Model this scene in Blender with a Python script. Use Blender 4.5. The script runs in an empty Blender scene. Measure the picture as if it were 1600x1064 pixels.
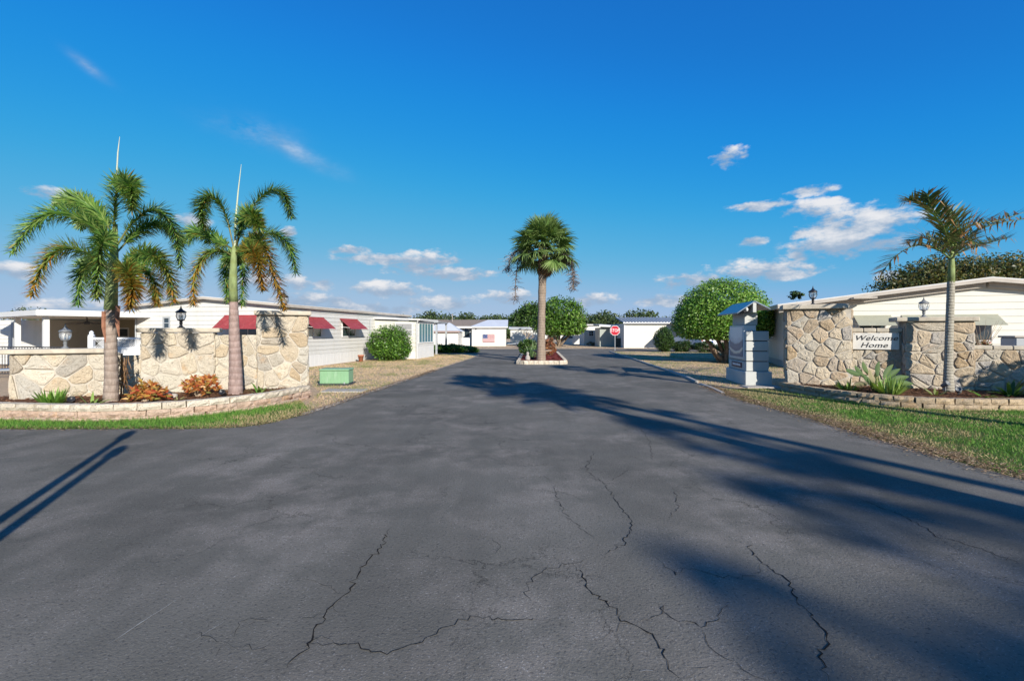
import bpy, math, random
import numpy as np
from mathutils import Vector, Matrix
random.seed(7); rng = np.random.default_rng(7)
R = math.radians
scene = bpy.context.scene
col = scene.collection
# ---------------------------------------------------------------- camera
EYE = 1.6; F = 755.6; HOR = 518.0
cd = bpy.data.cameras.new('camera'); cam = bpy.data.objects.new('camera', cd); col.objects.link(cam)
cam.location = (0, 0, EYE); cam.rotation_euler = (R(90), 0, 0)
cd.sensor_width = 36; cd.lens = 17.0; cd.shift_y = (HOR-532)/1600.0
cd.clip_start = .05; cd.clip_end = 3000
scene.camera = cam
# ---------------------------------------------------------------- light
SUN_EL = 23.0; SUN_DIR = Vector((.43, -.90, 0)).normalized()      # horizontal direction towards the sun
SUN_AZ = math.atan2(SUN_DIR.x, SUN_DIR.y)
sd = bpy.data.lights.new('sun', 'SUN'); sun = bpy.data.objects.new('sun', sd); col.objects.link(sun)
sd.energy = 5.0; sd.angle = R(.53); sd.color = (1.0, .93, .82)
tosun = Vector((SUN_DIR.x*math.cos(R(SUN_EL)), SUN_DIR.y*math.cos(R(SUN_EL)), math.sin(R(SUN_EL))))
sun.rotation_euler = tosun.to_track_quat('Z', 'Y').to_euler()
scene.view_settings.view_transform = 'Standard'; scene.view_settings.look = 'None'
scene.view_settings.gamma = 1; scene.view_settings.use_curve_mapping = False
scene.view_settings.exposure = 0.55
# ---------------------------------------------------------------- sky
W = bpy.data.worlds.new('World'); scene.world = W; W.use_nodes = True
def build_sky():
    nt = W.node_tree; N = nt.nodes; L = nt.links; N.clear()
    def M(op, a, b=None, c=None, clamp=False):
        n = N.new('ShaderNodeMath'); n.operation = op; n.use_clamp = clamp
        for i, v in enumerate((a, b, c)):
            if v is None: continue
            if isinstance(v, (int, float)): n.inputs[i].default_value = v
            else: L.new(v, n.inputs[i])
        return n.outputs[0]
    out = N.new('ShaderNodeOutputWorld'); bg = N.new('ShaderNodeBackground'); bg.inputs[1].default_value = .15
    L.new(bg.outputs[0], out.inputs[0])
    sky = N.new('ShaderNodeTexSky'); sky.sky_type = 'NISHITA'; sky.sun_disc = False
    sky.sun_elevation = R(SUN_EL); sky.sun_rotation = SUN_AZ; sky.air_density = 1.0; sky.dust_density = .1; sky.ozone_density = 3.0
    # the photograph's tone curve on the sky: compressed horizon, deep blue above
    div = N.new('ShaderNodeVectorMath'); div.operation = 'SCALE'; div.inputs['Scale'].default_value = 1/24; L.new(sky.outputs[0], div.inputs[0])
    cv = N.new('ShaderNodeRGBCurve'); L.new(div.outputs[0], cv.inputs['Color'])
    for ci, pts in enumerate(([(0.0000,0.008),(0.0333,0.010),(0.0600,0.018),(0.1111,0.082),(0.2583,0.325),(0.3542,0.390),(0.5833,0.620),(1.0000,1.000)], [(0.0000,0.030),(0.0675,0.173),(0.1058,0.274),(0.1906,0.410),(0.3262,0.492),(0.4167,0.530),(0.5833,0.670),(1.0000,1.000)], [(0.0000,0.100),(0.1288,0.600),(0.1875,0.712),(0.2946,0.715),(0.3958,0.710),(0.5833,0.780),(1.0000,1.000)])):
        c = cv.mapping.curves[ci]; c.points[0].location = pts[0]; c.points[1].location = pts[-1]
        for p in pts[1:-1]: c.points.new(*p)
    cv.mapping.update()
    hs = N.new('ShaderNodeVectorMath'); hs.operation = 'SCALE'; hs.inputs['Scale'].default_value = 4.7; L.new(cv.outputs[0], hs.inputs[0])
    tc = N.new('ShaderNodeTexCoord'); sp = N.new('ShaderNodeSeparateXYZ'); L.new(tc.outputs['Generated'], sp.inputs[0])
    x, y, z = sp.outputs
    az = M('ARCTAN2', x, y); el = M('ARCSINE', z)
    cmb = N.new('ShaderNodeCombineXYZ'); L.new(az, cmb.inputs[0]); L.new(M('MULTIPLY', el, 2.1), cmb.inputs[1])
    def noise(scale, detail, rough, off=0):
        n = N.new('ShaderNodeTexNoise'); n.noise_dimensions = '3D'
        mp = N.new('ShaderNodeMapping'); mp.inputs['Location'].default_value = (off, off*.7, off*1.3)
        L.new(cmb.outputs[0], mp.inputs[0]); L.new(mp.outputs[0], n.inputs['Vector'])
        n.inputs['Scale'].default_value = scale; n.inputs['Detail'].default_value = detail; n.inputs['Roughness'].default_value = rough
        return n.outputs[0]
    n1 = noise(16, 6, .62); n2 = noise(42, 3, .6, 3.1); n3 = noise(5, 2, .5, 9.2)
    def at(px, py):
        dx = (px-800)/F; dz = (HOR-py)/F
        return math.atan2(dx, 1), math.atan2(dz, math.hypot(1, dx))
    clouds = [(610,406,70,7,1),(668,404,52,10,1),(705,427,62,8,1),(650,420,40,7,.8),(608,452,54,9,1),(690,473,48,9,1),(548,392,26,6,.9),(800,463,38,9,1),(930,468,30,9,1),
        (478,468,62,9,1),(400,440,38,9,.95),(462,441,22,9,.9),(505,446,14,7,.8),(1185,423,78,14,1),(1085,438,48,9,.8),(1340,352,88,25,1),(1315,384,95,14,1),(1272,325,46,12,.95),
        (1190,322,42,6,.85),(1270,299,26,6,.7),(1143,245,26,12,1),(1178,378,18,6,.8),(1250,400,15,6,.8),(1250,367,14,6,.8),(75,302,36,8,.85),(20,422,34,9,.9),(300,346,22,7,.8),(452,363,10,6,.8),(1115,444,40,6,.7),
        (1390,432,18,5,.6),(1040,470,30,5,.5),(120,480,60,8,.6),(250,455,40,7,.6),(560,485,60,6,.5)]
    den = None; shade = None
    ae = N.new('ShaderNodeCombineXYZ'); L.new(az, ae.inputs[0]); L.new(el, ae.inputs[1])
    def VM(op, *a):
        n = N.new('ShaderNodeVectorMath'); n.operation = op
        for i, v in enumerate(a):
            if isinstance(v, tuple): n.inputs[i].default_value = v
            else: L.new(v, n.inputs[i])
        return n
    dens = []
    for (px, py, w, h, s) in clouds:
        a, e = at(px, py); a1, _ = at(px+w, py); _, e1 = at(px, py-h)
        wa = abs(a1-a)*1.2; we = abs(e1-e)*1.38; k = math.sqrt(s)
        v = VM('MULTIPLY_ADD', ae.outputs[0], (k/wa, k/we, 0), (-a*k/wa, -e*k/we, 0)).outputs[0]
        d2 = VM('DOT_PRODUCT', v, v).outputs['Value']
        den = d2 if den is None else M('MINIMUM', den, d2)
        if h >= 8:
            sh = M('MULTIPLY', M('EXPONENT', M('MULTIPLY', d2, -1)), VM('DOT_PRODUCT', v, (0, 1, 0)).outputs['Value'])
            shade = sh if shade is None else M('ADD', shade, sh)
    den = M('SUBTRACT', 1.35, den)
    # loose small clouds go on all round the horizon
    band = M('SUBTRACT', 1, M('POWER', M('MULTIPLY', M('SUBTRACT', el, .11), 9), 2))
    gen = M('SUBTRACT', M('ADD', M('MULTIPLY', n3, 3.4), M('MULTIPLY', band, .5)), 2.55)
    away = M('GREATER_THAN', M('ABSOLUTE', az), .86)
    gen = M('ADD', M('MULTIPLY', M('ADD', gen, 3), away), -3)
    den = M('MAXIMUM', den, gen)
    nz = M('ADD', M('MULTIPLY', M('SUBTRACT', n1, .5), 4.2), M('MULTIPLY', M('SUBTRACT', n2, .5), 2.2))
    d = M('ADD', den, nz)
    cov = N.new('ShaderNodeMapRange'); cov.interpolation_type = 'SMOOTHSTEP'
    L.new(d, cov.inputs[0]); cov.inputs[1].default_value = .1; cov.inputs[2].default_value = 1.35; cov.inputs[4].default_value = .93
    # wisps high up
    wis = None
    for (px, py, w, h, rot) in [(400,208,60,20,-.1),(455,232,75,14,-.35),(138,104,34,9,-.5)]:
        a, e = at(px, py); a1, _ = at(px+w, py); _, e1 = at(px, py-h); wa = abs(a1-a); we = abs(e1-e)
        A = M('SUBTRACT', az, a); E = M('SUBTRACT', el, e); c, s_ = math.cos(rot), math.sin(rot)
        u = M('MULTIPLY', M('ADD', M('MULTIPLY', A, c), M('MULTIPLY', E, s_)), 1/wa); v = M('MULTIPLY', M('SUBTRACT', M('MULTIPLY', E, c), M('MULTIPLY', A, s_)), 1/we)
        g = M('EXPONENT', M('MULTIPLY', M('ADD', M('MULTIPLY', u, u), M('MULTIPLY', v, v)), -1.3))
        wis = g if wis is None else M('MAXIMUM', wis, g)
    wn = noise(9, 5, .68, 5.5)
    wm = M('MULTIPLY', wis, M('MULTIPLY', M('SUBTRACT', wn, .33), 1.5), clamp=True)
    cover = M('MAXIMUM', cov.outputs[0], M('MINIMUM', wm, .5))
    # sunlit tops and blue grey bases
    tn = M('ADD', M('MULTIPLY', shade, .75), M('MULTIPLY', M('SUBTRACT', n1, .5), 2.4))
    tr = N.new('ShaderNodeMapRange'); tr.interpolation_type = 'SMOOTHSTEP'; L.new(tn, tr.inputs[0]); tr.inputs[1].default_value = -.25; tr.inputs[2].default_value = .6
    cm = N.new('ShaderNodeMix'); cm.data_type = 'RGBA'; L.new(tr.outputs[0], cm.inputs[0])
    cm.inputs[6].default_value = (1.55, 2.05, 2.75, 1); cm.inputs[7].default_value = (4.0, 3.95, 4.0, 1)
    mx = N.new('ShaderNodeMix'); mx.data_type = 'RGBA'; L.new(cover, mx.inputs[0]); L.new(hs.outputs[0], mx.inputs[6]); L.new(cm.outputs[2], mx.inputs[7])
    L.new(mx.outputs[2], bg.inputs[0])
build_sky(); W.cycles.sampling_method = 'MANUAL'; W.cycles.sample_map_resolution = 256
# ---------------------------------------------------------------- helpers
def P(px, py, D):                        # point seen at pixel (px, py) of the 1600 wide photograph, D metres ahead
    return Vector(((px-800)/F*D, D, EYE-(py-HOR)/F*D))
def G(px, py, z=0.0):                    # point on the level z seen at pixel
    D = (EYE-z)*F/(py-HOR); return Vector(((px-800)/F*D, D, z))
def tag(o, label=None, cat=None, group=None, kind=None):
    if label: o['label'] = label
    if cat: o['category'] = cat
    if group: o['group'] = group
    if kind: o['kind'] = kind
    return o
def thing(name, label, cat, loc=(0,0,0), rz=0.0, group=None):
    o = bpy.data.objects.new(name, None); o.empty_display_size = .2; col.objects.link(o)
    o.location = loc; o.rotation_euler = (0, 0, rz)
    return tag(o, label, cat, group)
def link(name, me, parent=None, loc=None, rot=None, scale=None):
    o = bpy.data.objects.new(name, me); col.objects.link(o)
    if parent is not None: o.parent = parent
    if loc is not None: o.location = loc
    if rot is not None: o.rotation_euler = rot
    if scale is not None: o.scale = scale
    return o
def nrm(v):
    v = Vector(v); return v.normalized() if v.length > 1e-9 else Vector((0,0,1))
class MB:
    def __init__(s): s.v = []; s.f = []; s.c = []
    def add(s, verts, faces, colr=None):
        b = len(s.v); s.v += [tuple(p) for p in verts]; s.f += [tuple(i+b for i in f) for f in faces]
        if colr is not None: s.c += [colr]*len(verts)
        return s
    def box(s, x0, x1, y0, y1, z0, z1, bev=0.0):
        if bev <= 0:
            return s.add([(x0,y0,z0),(x1,y0,z0),(x1,y1,z0),(x0,y1,z0),(x0,y0,z1),(x1,y0,z1),(x1,y1,z1),(x0,y1,z1)],
                [(0,3,2,1),(4,5,6,7),(0,1,5,4),(1,2,6,5),(2,3,7,6),(3,0,4,7)])
        b = min(bev, (x1-x0)*.45, (y1-y0)*.45, (z1-z0)*.45)
        def ring(i, z): return [(x0+i,y0,z),(x1-i,y0,z),(x1,y0+i,z),(x1,y1-i,z),(x1-i,y1,z),(x0+i,y1,z),(x0,y1-i,z),(x0,y0+i,z)]
        def ring2(z): return [(x0+b,y0+b,z)]*1
        V = [(x0+b,y0+b,z0),(x1-b,y0+b,z0),(x1-b,y1-b,z0),(x0+b,y1-b,z0)] + ring(b, z0+b) + ring(b, z1-b) + [(x0+b,y0+b,z1),(x1-b,y0+b,z1),(x1-b,y1-b,z1),(x0+b,y1-b,z1)]
        Fc = [(0,3,2,1),(20,21,22,23)]
        for k in range(8): Fc.append((4+k, 4+(k+1)%8, 12+(k+1)%8, 12+k))
        bt = [(0,1,5,4),(1,6,5),(1,2,7,6),(2,8,7),(2,3,9,8),(3,10,9),(3,0,11,10),(0,4,11)]
        tp = [(21,20,12,13),(21,13,14),(22,21,14,15),(22,15,16),(23,22,16,17),(23,17,18),(20,23,18,19),(20,19,12)]
        return s.add(V, Fc+bt+tp)
    def prism(s, poly, z0, z1):                    # poly in xy, extruded along z
        n = len(poly); V = [(p[0],p[1],z0) for p in poly]+[(p[0],p[1],z1) for p in poly]
        return s.add(V, [tuple(range(n-1,-1,-1)), tuple(range(n,2*n))]+[(i,(i+1)%n,n+(i+1)%n,n+i) for i in range(n)])
    def extr(s, poly, d):                          # poly of 3d points extruded by vector d
        n = len(poly); d = Vector(d); V = [Vector(p) for p in poly]; V = V+[p+d for p in V]
        return s.add(V, [tuple(range(n-1,-1,-1)), tuple(range(n,2*n))]+[(i,(i+1)%n,n+(i+1)%n,n+i) for i in range(n)])
    def tube(s, pts, rad, n=8, cap=True, colr=None):
        pts = [Vector(p) for p in pts]; m = len(pts)
        if not hasattr(rad, '__len__'): rad = [rad]*m
        V = []; up = Vector((0,0,1))
        t0 = nrm(pts[1]-pts[0]); a = t0.cross(up)
        if a.length < .05: a = t0.cross(Vector((1,0,0)))
        a.normalize()
        for i in range(m):
            t = nrm(pts[min(i+1,m-1)]-pts[max(i-1,0)]); a = nrm(a-t*a.dot(t)); b = t.cross(a)
            for k in range(n):
                q = 2*math.pi*k/n; V.append(pts[i]+a*math.cos(q)*rad[i]+b*math.sin(q)*rad[i])
        Fc = [(i*n+k, i*n+(k+1)%n, (i+1)*n+(k+1)%n, (i+1)*n+k) for i in range(m-1) for k in range(n)]
        if cap: Fc += [tuple(range(n-1,-1,-1)), tuple((m-1)*n+k for k in range(n))]
        return s.add(V, Fc, colr)
    def lathe(s, prof, n=16, c=(0,0,0)):
        V = []; 
        for (r, z) in prof:
            for k in range(n):
                q = 2*math.pi*k/n; V.append((c[0]+r*math.cos(q), c[1]+r*math.sin(q), c[2]+z))
        m = len(prof)
        Fc = [(i*n+k, i*n+(k+1)%n, (i+1)*n+(k+1)%n, (i+1)*n+k) for i in range(m-1) for k in range(n)]
        Fc += [tuple(range(n-1,-1,-1)), tuple((m-1)*n+k for k in range(n))]
        return s.add(V, Fc)
    def mesh(s, name, mat=None, smooth=False):
        me = bpy.data.meshes.new(name); me.from_pydata(s.v, [], s.f)
        if s.c and len(s.c) == len(s.v):
            at = me.color_attributes.new('Col', 'FLOAT_COLOR', 'POINT')
            at.data.foreach_set('color', np.array([(c[0],c[1],c[2],1) for c in s.c], dtype=np.float32).ravel())
        if mat: me.materials.append(mat)
        if smooth: me.polygons.foreach_set('use_smooth', [True]*len(me.polygons))
        me.update(); return me
    def build(s, name, mat=None, parent=None, smooth=False, loc=None, rot=None, label=None, kind=None):
        o = link(name, s.mesh(name, mat, smooth), parent, loc, rot)
        if label: o['label'] = label
        if kind: o['kind'] = kind
        return o
def np_mesh(name, V, Fq, C=None, mat=None, smooth=False):
    me = bpy.data.meshes.new(name); V = np.asarray(V, dtype=np.float32); Fq = np.asarray(Fq, dtype=np.int32)
    k = Fq.shape[1]; me.vertices.add(len(V)); me.vertices.foreach_set('co', V.ravel())
    me.loops.add(Fq.size); me.loops.foreach_set('vertex_index', Fq.ravel())
    me.polygons.add(len(Fq)); me.polygons.foreach_set('loop_start', np.arange(0, Fq.size, k, dtype=np.int32)); 
    me.update(calc_edges=True)
    if C is not None:
        at = me.color_attributes.new('Col', 'FLOAT_COLOR', 'POINT'); C = np.asarray(C, dtype=np.float32)
        at.data.foreach_set('color', np.concatenate([C, np.ones((len(C),1), np.float32)], 1).ravel())
    if mat: me.materials.append(mat)
    if smooth: me.polygons.foreach_set('use_smooth', [True]*len(me.polygons))
    me.update(); return me
def copy_tree(o, parent=None):
    c = o.copy(); col.objects.link(c); c.parent = parent
    for ch in list(o.children): copy_tree(ch, c)
    return c
# ---------------------------------------------------------------- materials
class MT:
    def __init__(s, name, rough=.7, spec=.3):
        s.m = bpy.data.materials.new(name); s.m.use_nodes = True; nt = s.m.node_tree; s.N = nt.nodes; s.L = nt.links
        s.b = s.N['Principled BSDF']; s.b.inputs['Roughness'].default_value = rough; s.b.inputs['Specular IOR Level'].default_value = spec
        s.tc = s.N.new('ShaderNodeTexCoord'); s.src = s.tc.outputs['Object']
    def node(s, t, **kw):
        n = s.N.new(t)
        for k, v in kw.items(): setattr(n, k, v)
        return n
    def noise(s, scale, detail=4, rough=.55, vec=None, sc=None, out=0, dist=0):
        n = s.N.new('ShaderNodeTexNoise'); n.inputs['Scale'].default_value = scale; n.inputs['Detail'].default_value = detail; n.inputs['Roughness'].default_value = rough; n.inputs['Distortion'].default_value = dist
        v = vec or s.src
        if sc:
            mp = s.N.new('ShaderNodeMapping'); mp.inputs['Scale'].default_value = sc; s.L.new(v, mp.inputs[0]); v = mp.outputs[0]
        s.L.new(v, n.inputs['Vector']); return n.outputs[out]
    def ramp(s, x, stops, interp='LINEAR'):
        n = s.N.new('ShaderNodeValToRGB'); n.color_ramp.interpolation = interp; e = n.color_ramp.elements
        while len(e) < len(stops): e.new(.5)
        for i, (p, c) in enumerate(stops):
            e[i].position = p; e[i].color = (c if hasattr(c, '__len__') else (c, c, c))[:3] + (1,) if hasattr(c, '__len__') else (c, c, c, 1)
        s.L.new(x, n.inputs[0]); return n.outputs[0]
    def mix(s, f, a, b, mode='MIX'):
        n = s.N.new('ShaderNodeMix'); n.data_type = 'RGBA'; n.blend_type = mode
        for i, v in ((0, f), (6, a), (7, b)):
            if isinstance(v, (int, float)): n.inputs[i].default_value = v if i == 0 else (v, v, v, 1)
            elif isinstance(v, tuple): n.inputs[i].default_value = tuple(v[:3])+(1,)
            else: s.L.new(v, n.inputs[i])
        return n.outputs[2]
    def math(s, op, a, b=None, clamp=False):
        n = s.N.new('ShaderNodeMath'); n.operation = op; n.use_clamp = clamp
        for i, v in enumerate((a, b)):
            if v is None: continue
            if isinstance(v, (int, float)): n.inputs[i].default_value = v
            else: s.L.new(v, n.inputs[i])
        return n.outputs[0]
    def color(s, c):
        if isinstance(c, tuple): s.b.inputs['Base Color'].default_value = tuple(c[:3])+(1,)
        else: s.L.new(c, s.b.inputs['Base Color'])
        return s
    def rough(s, x): s.L.new(x, s.b.inputs['Roughness']); return s
    def bump(s, h, strength=.3, dist=.02):
        n = s.N.new('ShaderNodeBump'); n.inputs['Strength'].default_value = strength; n.inputs['Distance'].default_value = dist
        s.L.new(h, n.inputs['Height']); s.L.new(n.outputs[0], s.b.inputs['Normal']); return s
    def rand(s):
        n = s.N.new('ShaderNodeObjectInfo'); return n.outputs['Random']
def scl(c, k): return tuple(min(1, v*k) for v in c)
def paint(name, c, rough=.55, var=.12, scale=3.0, bump=.05, spec=.3, dirt=None):
    m = MT(name, rough, spec); n = m.noise(scale, 6, .6)
    b = m.ramp(n, [(.3, scl(c, 1-var)), (.7, scl(c, 1+var*.5))])
    if dirt:
        d = m.noise(scale*2.3, 7, .7, sc=(1, 1, .25)); b = m.mix(m.ramp(d, [(.52, 0.0), (.75, .55)]), b, dirt)
    m.color(b); m.bump(m.noise(scale*25, 3), bump, .005); return m.m
def leafmat(name, trans=.25, rough=.5):
    m = MT(name, rough, .35); a = m.node('ShaderNodeAttribute', attribute_name='Col'); m.color(a.outputs['Color'])
    tr = m.node('ShaderNodeBsdfTranslucent'); m.L.new(m.mix(1.0, a.outputs['Color'], (1.25, 1.3, .55), 'MULTIPLY'), tr.inputs[0])
    ms = m.node('ShaderNodeMixShader'); ms.inputs[0].default_value = trans
    m.L.new(m.b.outputs[0], ms.inputs[1]); m.L.new(tr.outputs[0], ms.inputs[2]); m.L.new(ms.outputs[0], m.N['Material Output'].inputs[0]); return m.m
LEAF = leafmat('leaf', .28, .42); BLADE = leafmat('grass_blade', .2, .7)
def attrmat(name, rough=.85):
    m = MT(name, rough, .1); a = m.node('ShaderNodeAttribute', attribute_name='Col'); m.color(a.outputs['Color']); return m.m
CHIP = attrmat('chips')
def asphalt():
    m = MT('asphalt', .85, .08)
    big = m.noise(.35, 5, .6); mid = m.noise(1.7, 6, .65); fine = m.noise(85, 3, .65); agg = m.noise(48, 3, .6)
    base = m.ramp(big, [(.3, (.092,.087,.074)), (.5, (.132,.125,.107)), (.72, (.178,.168,.145))])
    wear = m.math('MULTIPLY', m.ramp(mid, [(.42, 0.0), (.64, 1.0)]), m.ramp(m.noise(.6, 3, .5), [(.36, 0.0), (.6, 1.0)]))
    base = m.mix(m.math('MULTIPLY', wear, .65), base, (.26,.23,.20))
    spk = m.math('MULTIPLY', m.ramp(fine, [(.60, 0.0), (.68, 1.0)]), m.math('ADD', m.math('MULTIPLY', wear, .75), .22))
    base = m.mix(spk, base, (.46,.44,.42))
    dk = m.math('MULTIPLY', m.ramp(agg, [(.32, 1.0), (.44, 0.0)]), .6)
    base = m.mix(dk, base, (.035,.034,.036))
    # faint tracks of tyres along the drive
    tr = m.noise(1.0, 4, .6, sc=(2.2, .12, 1)); base = m.mix(m.ramp(tr, [(.45, 0.0), (.7, .35)]), base, (.092,.087,.075))
    # fine crazing
    v = m.node('ShaderNodeTexVoronoi', feature='DISTANCE_TO_EDGE'); v.inputs['Scale'].default_value = .8
    w = m.node('ShaderNodeVectorMath', operation='ADD'); nn = m.node('ShaderNodeTexNoise'); nn.inputs['Scale'].default_value = 1.6; nn.inputs['Detail'].default_value = 8; nn.inputs['Roughness'].default_value = .7
    m.L.new(m.src, nn.inputs['Vector']); sc = m.node('ShaderNodeVectorMath', operation='SCALE'); sc.inputs['Scale'].default_value = .9; m.L.new(nn.outputs[1], sc.inputs[0])
    m.L.new(m.src, w.inputs[0]); m.L.new(sc.outputs[0], w.inputs[1]); m.L.new(w.outputs[0], v.inputs['Vector'])
    ck = m.math('MULTIPLY', m.ramp(v.outputs[0], [(.0, 1.0), (.006, 0.0)]), m.ramp(m.noise(.55, 3, .5, sc=(1,1,1)), [(.46, 0.0), (.58, .75)]))
    base = m.mix(ck, base, (.012,.012,.013))
    m.color(base); m.rough(m.ramp(mid, [(.3, .78), (.7, .95)]))
    h = m.math('SUBTRACT', m.math('ADD', m.math('MULTIPLY', agg, .8), m.math('MULTIPLY', fine, .7)), m.math('MULTIPLY', ck, 2.0))
    m.bump(h, .38, .012); return m.m
ASPH = asphalt()
def lawn(name, dry, green, bias):
    m = MT(name, .95, .1); a = m.noise(.45, 6, .65); b = m.noise(7, 6, .7); c = m.noise(60, 3, .6)
    d = m.ramp(b, [(.3, scl(dry, .68)), (.55, dry), (.75, scl(dry, 1.3))]); g = m.ramp(b, [(.3, scl(green, .55)), (.7, scl(green, 1.25))])
    k = m.mix(m.ramp(a, [(bias-.08, 0.0), (bias+.1, 1.0)]), d, g); k = m.mix(m.ramp(c, [(.3, .3), (.5, 0.0)]), k, (.2,.14,.08))
    m.color(k); m.bump(m.math('ADD', b, c), .9, .05); return m.m
DRYLAWN = lawn('dry_lawn', (.58,.43,.285), (.22,.24,.08), .66)
VERGE = lawn('green_verge', (.20,.17,.08), (.07,.15,.025), .42)
STRIP = lawn('green_strip', (.16,.15,.06), (.06,.16,.02), .32)
SOIL = None
def soilmat(name, c):
    m = MT(name, .95, .1); n = m.noise(28, 6, .7); k = m.ramp(n, [(.3, scl(c, .35)), (.55, c), (.8, scl(c, 1.7))]); m.color(k); m.bump(n, 1, .03); return m.m
SOIL = soilmat('mulch', (.17,.085,.05)); REDM = soilmat('red_mulch', (.20,.045,.035))
def stonemat(name, cols, rough=.85):
    m = MT(name, rough, .2); r = m.rand()
    base = m.ramp(r, [(i/max(1, len(cols)-1), c) for i, c in enumerate(cols)])
    off = m.node('ShaderNodeVectorMath', operation='ADD'); k = m.node('ShaderNodeCombineXYZ'); m.L.new(m.math('MULTIPLY', r, 37.0), k.inputs[0]); m.L.new(k.outputs[0], off.inputs[1]); m.L.new(m.src, off.inputs[0])
    a = m.noise(5, 6, .65, vec=off.outputs[0]); b = m.noise(38, 5, .7, vec=off.outputs[0]); pit = m.noise(60, 2, .5, vec=off.outputs[0]); st = m.noise(2.4, 5, .6, vec=off.outputs[0])
    base = m.mix(m.ramp(a, [(.35, .45), (.65, 0.0)]), base, m.mix(1.0, base, (.72,.68,.62), 'MULTIPLY'))
    base = m.mix(m.ramp(st, [(.58, 0.0), (.72, .5)]), base, (.42,.24,.10))
    base = m.mix(m.ramp(pit, [(.30, .6), (.40, 0.0)]), base, (.13,.11,.09))
    base = m.mix(m.ramp(b, [(.4, 0.0), (.75, .35)]), base, m.mix(1.0, base, (1.3,1.28,1.22), 'MULTIPLY'))
    m.color(base); m.bump(m.math('ADD', m.math('MULTIPLY', a, 1.4), m.math('ADD', m.math('MULTIPLY', b, .6), m.math('MULTIPLY', m.ramp(pit, [(.28,0.0),(.42,1.0)]), .5))), .75, .035); return m.m
STONE = stonemat('limestone', [(0.462,0.401,0.307),(0.547,0.486,0.386),(0.503,0.469,0.395),(0.421,0.398,0.354),(0.583,0.529,0.436),(0.472,0.385,0.271),(0.520,0.487,0.420),(.43,.33,.21),(.36,.335,.295),(.50,.44,.34)])
STONE_R = stonemat('limestone_less_sun', [(0.449,0.369,0.266),(0.517,0.437,0.328),(0.479,0.428,0.348),(0.406,0.377,0.326),(0.544,0.471,0.361),(0.456,0.361,0.259),(0.409,0.387,0.358),(.40,.30,.19),(.33,.31,.28)])  # same limestone as the left wall, its weaker sun put into browner tones
MORTAR = paint('mortar', (.46,.42,.36), .95, .25, 6, .5, .1)
CAPM = paint('cap_concrete', (.47,.42,.34), .85, .2, 5, .35, .15, (.22,.18,.14))
BLOCK_T = stonemat('pale_block', [(0.537,0.471,0.376),(0.590,0.531,0.444),(0.487,0.428,0.341)])
BLOCK_B = stonemat('pinkish_block', [(.464,.327,.249),(.499,.370,.292),(.430,.327,.258)])
BLOCK_R = stonemat('brown_block', [(.361,.284,.198),(.430,.335,.224),(.318,.258,.189)])
CONC = paint('concrete', (.374,.348,.315), .9, .2, 4, .3, .15, (.255,.230,.187))
WHITE = paint('white_siding', (.564,.557,.529), .5, .06, 1.2, .03, .3, (.423,.409,.366))
CREAM = paint('cream_siding', (.55,.545,.52), .5, .05, 1.2, .03, .3, (.437,.409,.339))
PALEY = paint('pale_cream', (.57,.56,.50), .55, .05, 1.0, .03, .3)
YELLOW = paint('shaded_buff_wall', (.33,.29,.20), .6, .08, 1.0, .03)  # darkened so the wall colour carries the shade under the carport roof
ROOFW = paint('white_roof', (.576,.576,.568), .5, .1, 1.4, .06, .3, (.369,.369,.355))
ROOFG = paint('grey_roof', (.55,.57,.60), .45, .1, 1.4, .06)
FASCIA = paint('tan_fascia', (.42,.38,.33), .7, .15, 2, .1)
SHINGLE = paint('brown_shingle', (.22,.18,.15), .9, .25, 6, .5)
TRIMW = paint('white_trim', (.618,.618,.604), .45, .05, 2, .02)
TRIMG = paint('grey_metal_trim', (.33,.35,.37), .45, .1, 2, .03)
REDAWN = paint('red_awning', (.30,.045,.05), .5, .2, 4, .05, .3, (.42,.16,.14))
BEIGEAWN = paint('beige_awning', (.33,.33,.26), .5, .12, 3, .04)
BLACKM = paint('black_metal', (.018,.018,.02), .4, .2, 6, .05, .5)
DARKM = paint('dark_metal', (.045,.045,.05), .5, .2, 5, .05, .4)
GREENBOX = paint('green_box_paint', (.20,.36,.21), .5, .1, 3, .03, .3, (.35,.5,.36))
BLUEGREY = paint('sign_grey_paint', (.43,.44,.42), .6, .08, 2, .05)
ROOFBLUE = paint('blue_grey_sheet', (.16,.21,.27), .3, .1, 2, .03, .5)
VINYL = paint('white_vinyl', (.640,.648,.656), .4, .04, 2, .02, .4)
def glassmat(name, c, rough=.06):
    m = MT(name, rough, .8); m.color(c); m.b.inputs['IOR'].default_value = 1.5; m.bump(m.noise(1.5, 2), .03, .02); return m.m
PANE = glassmat('window_glass', (.03,.045,.055)); PANEB = glassmat('porch_glass', (.10,.20,.24)); PANEG = glassmat('frosted_grey_glass', (.30,.30,.30), .3)
def lampglass():
    m = MT('lamp_glass', .08, .5); m.color((.85,.87,.88)); m.b.inputs['Transmission Weight'].default_value = .55; m.b.inputs['Alpha'].default_value = .45; return m.m
LGLASS = lampglass()
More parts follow.
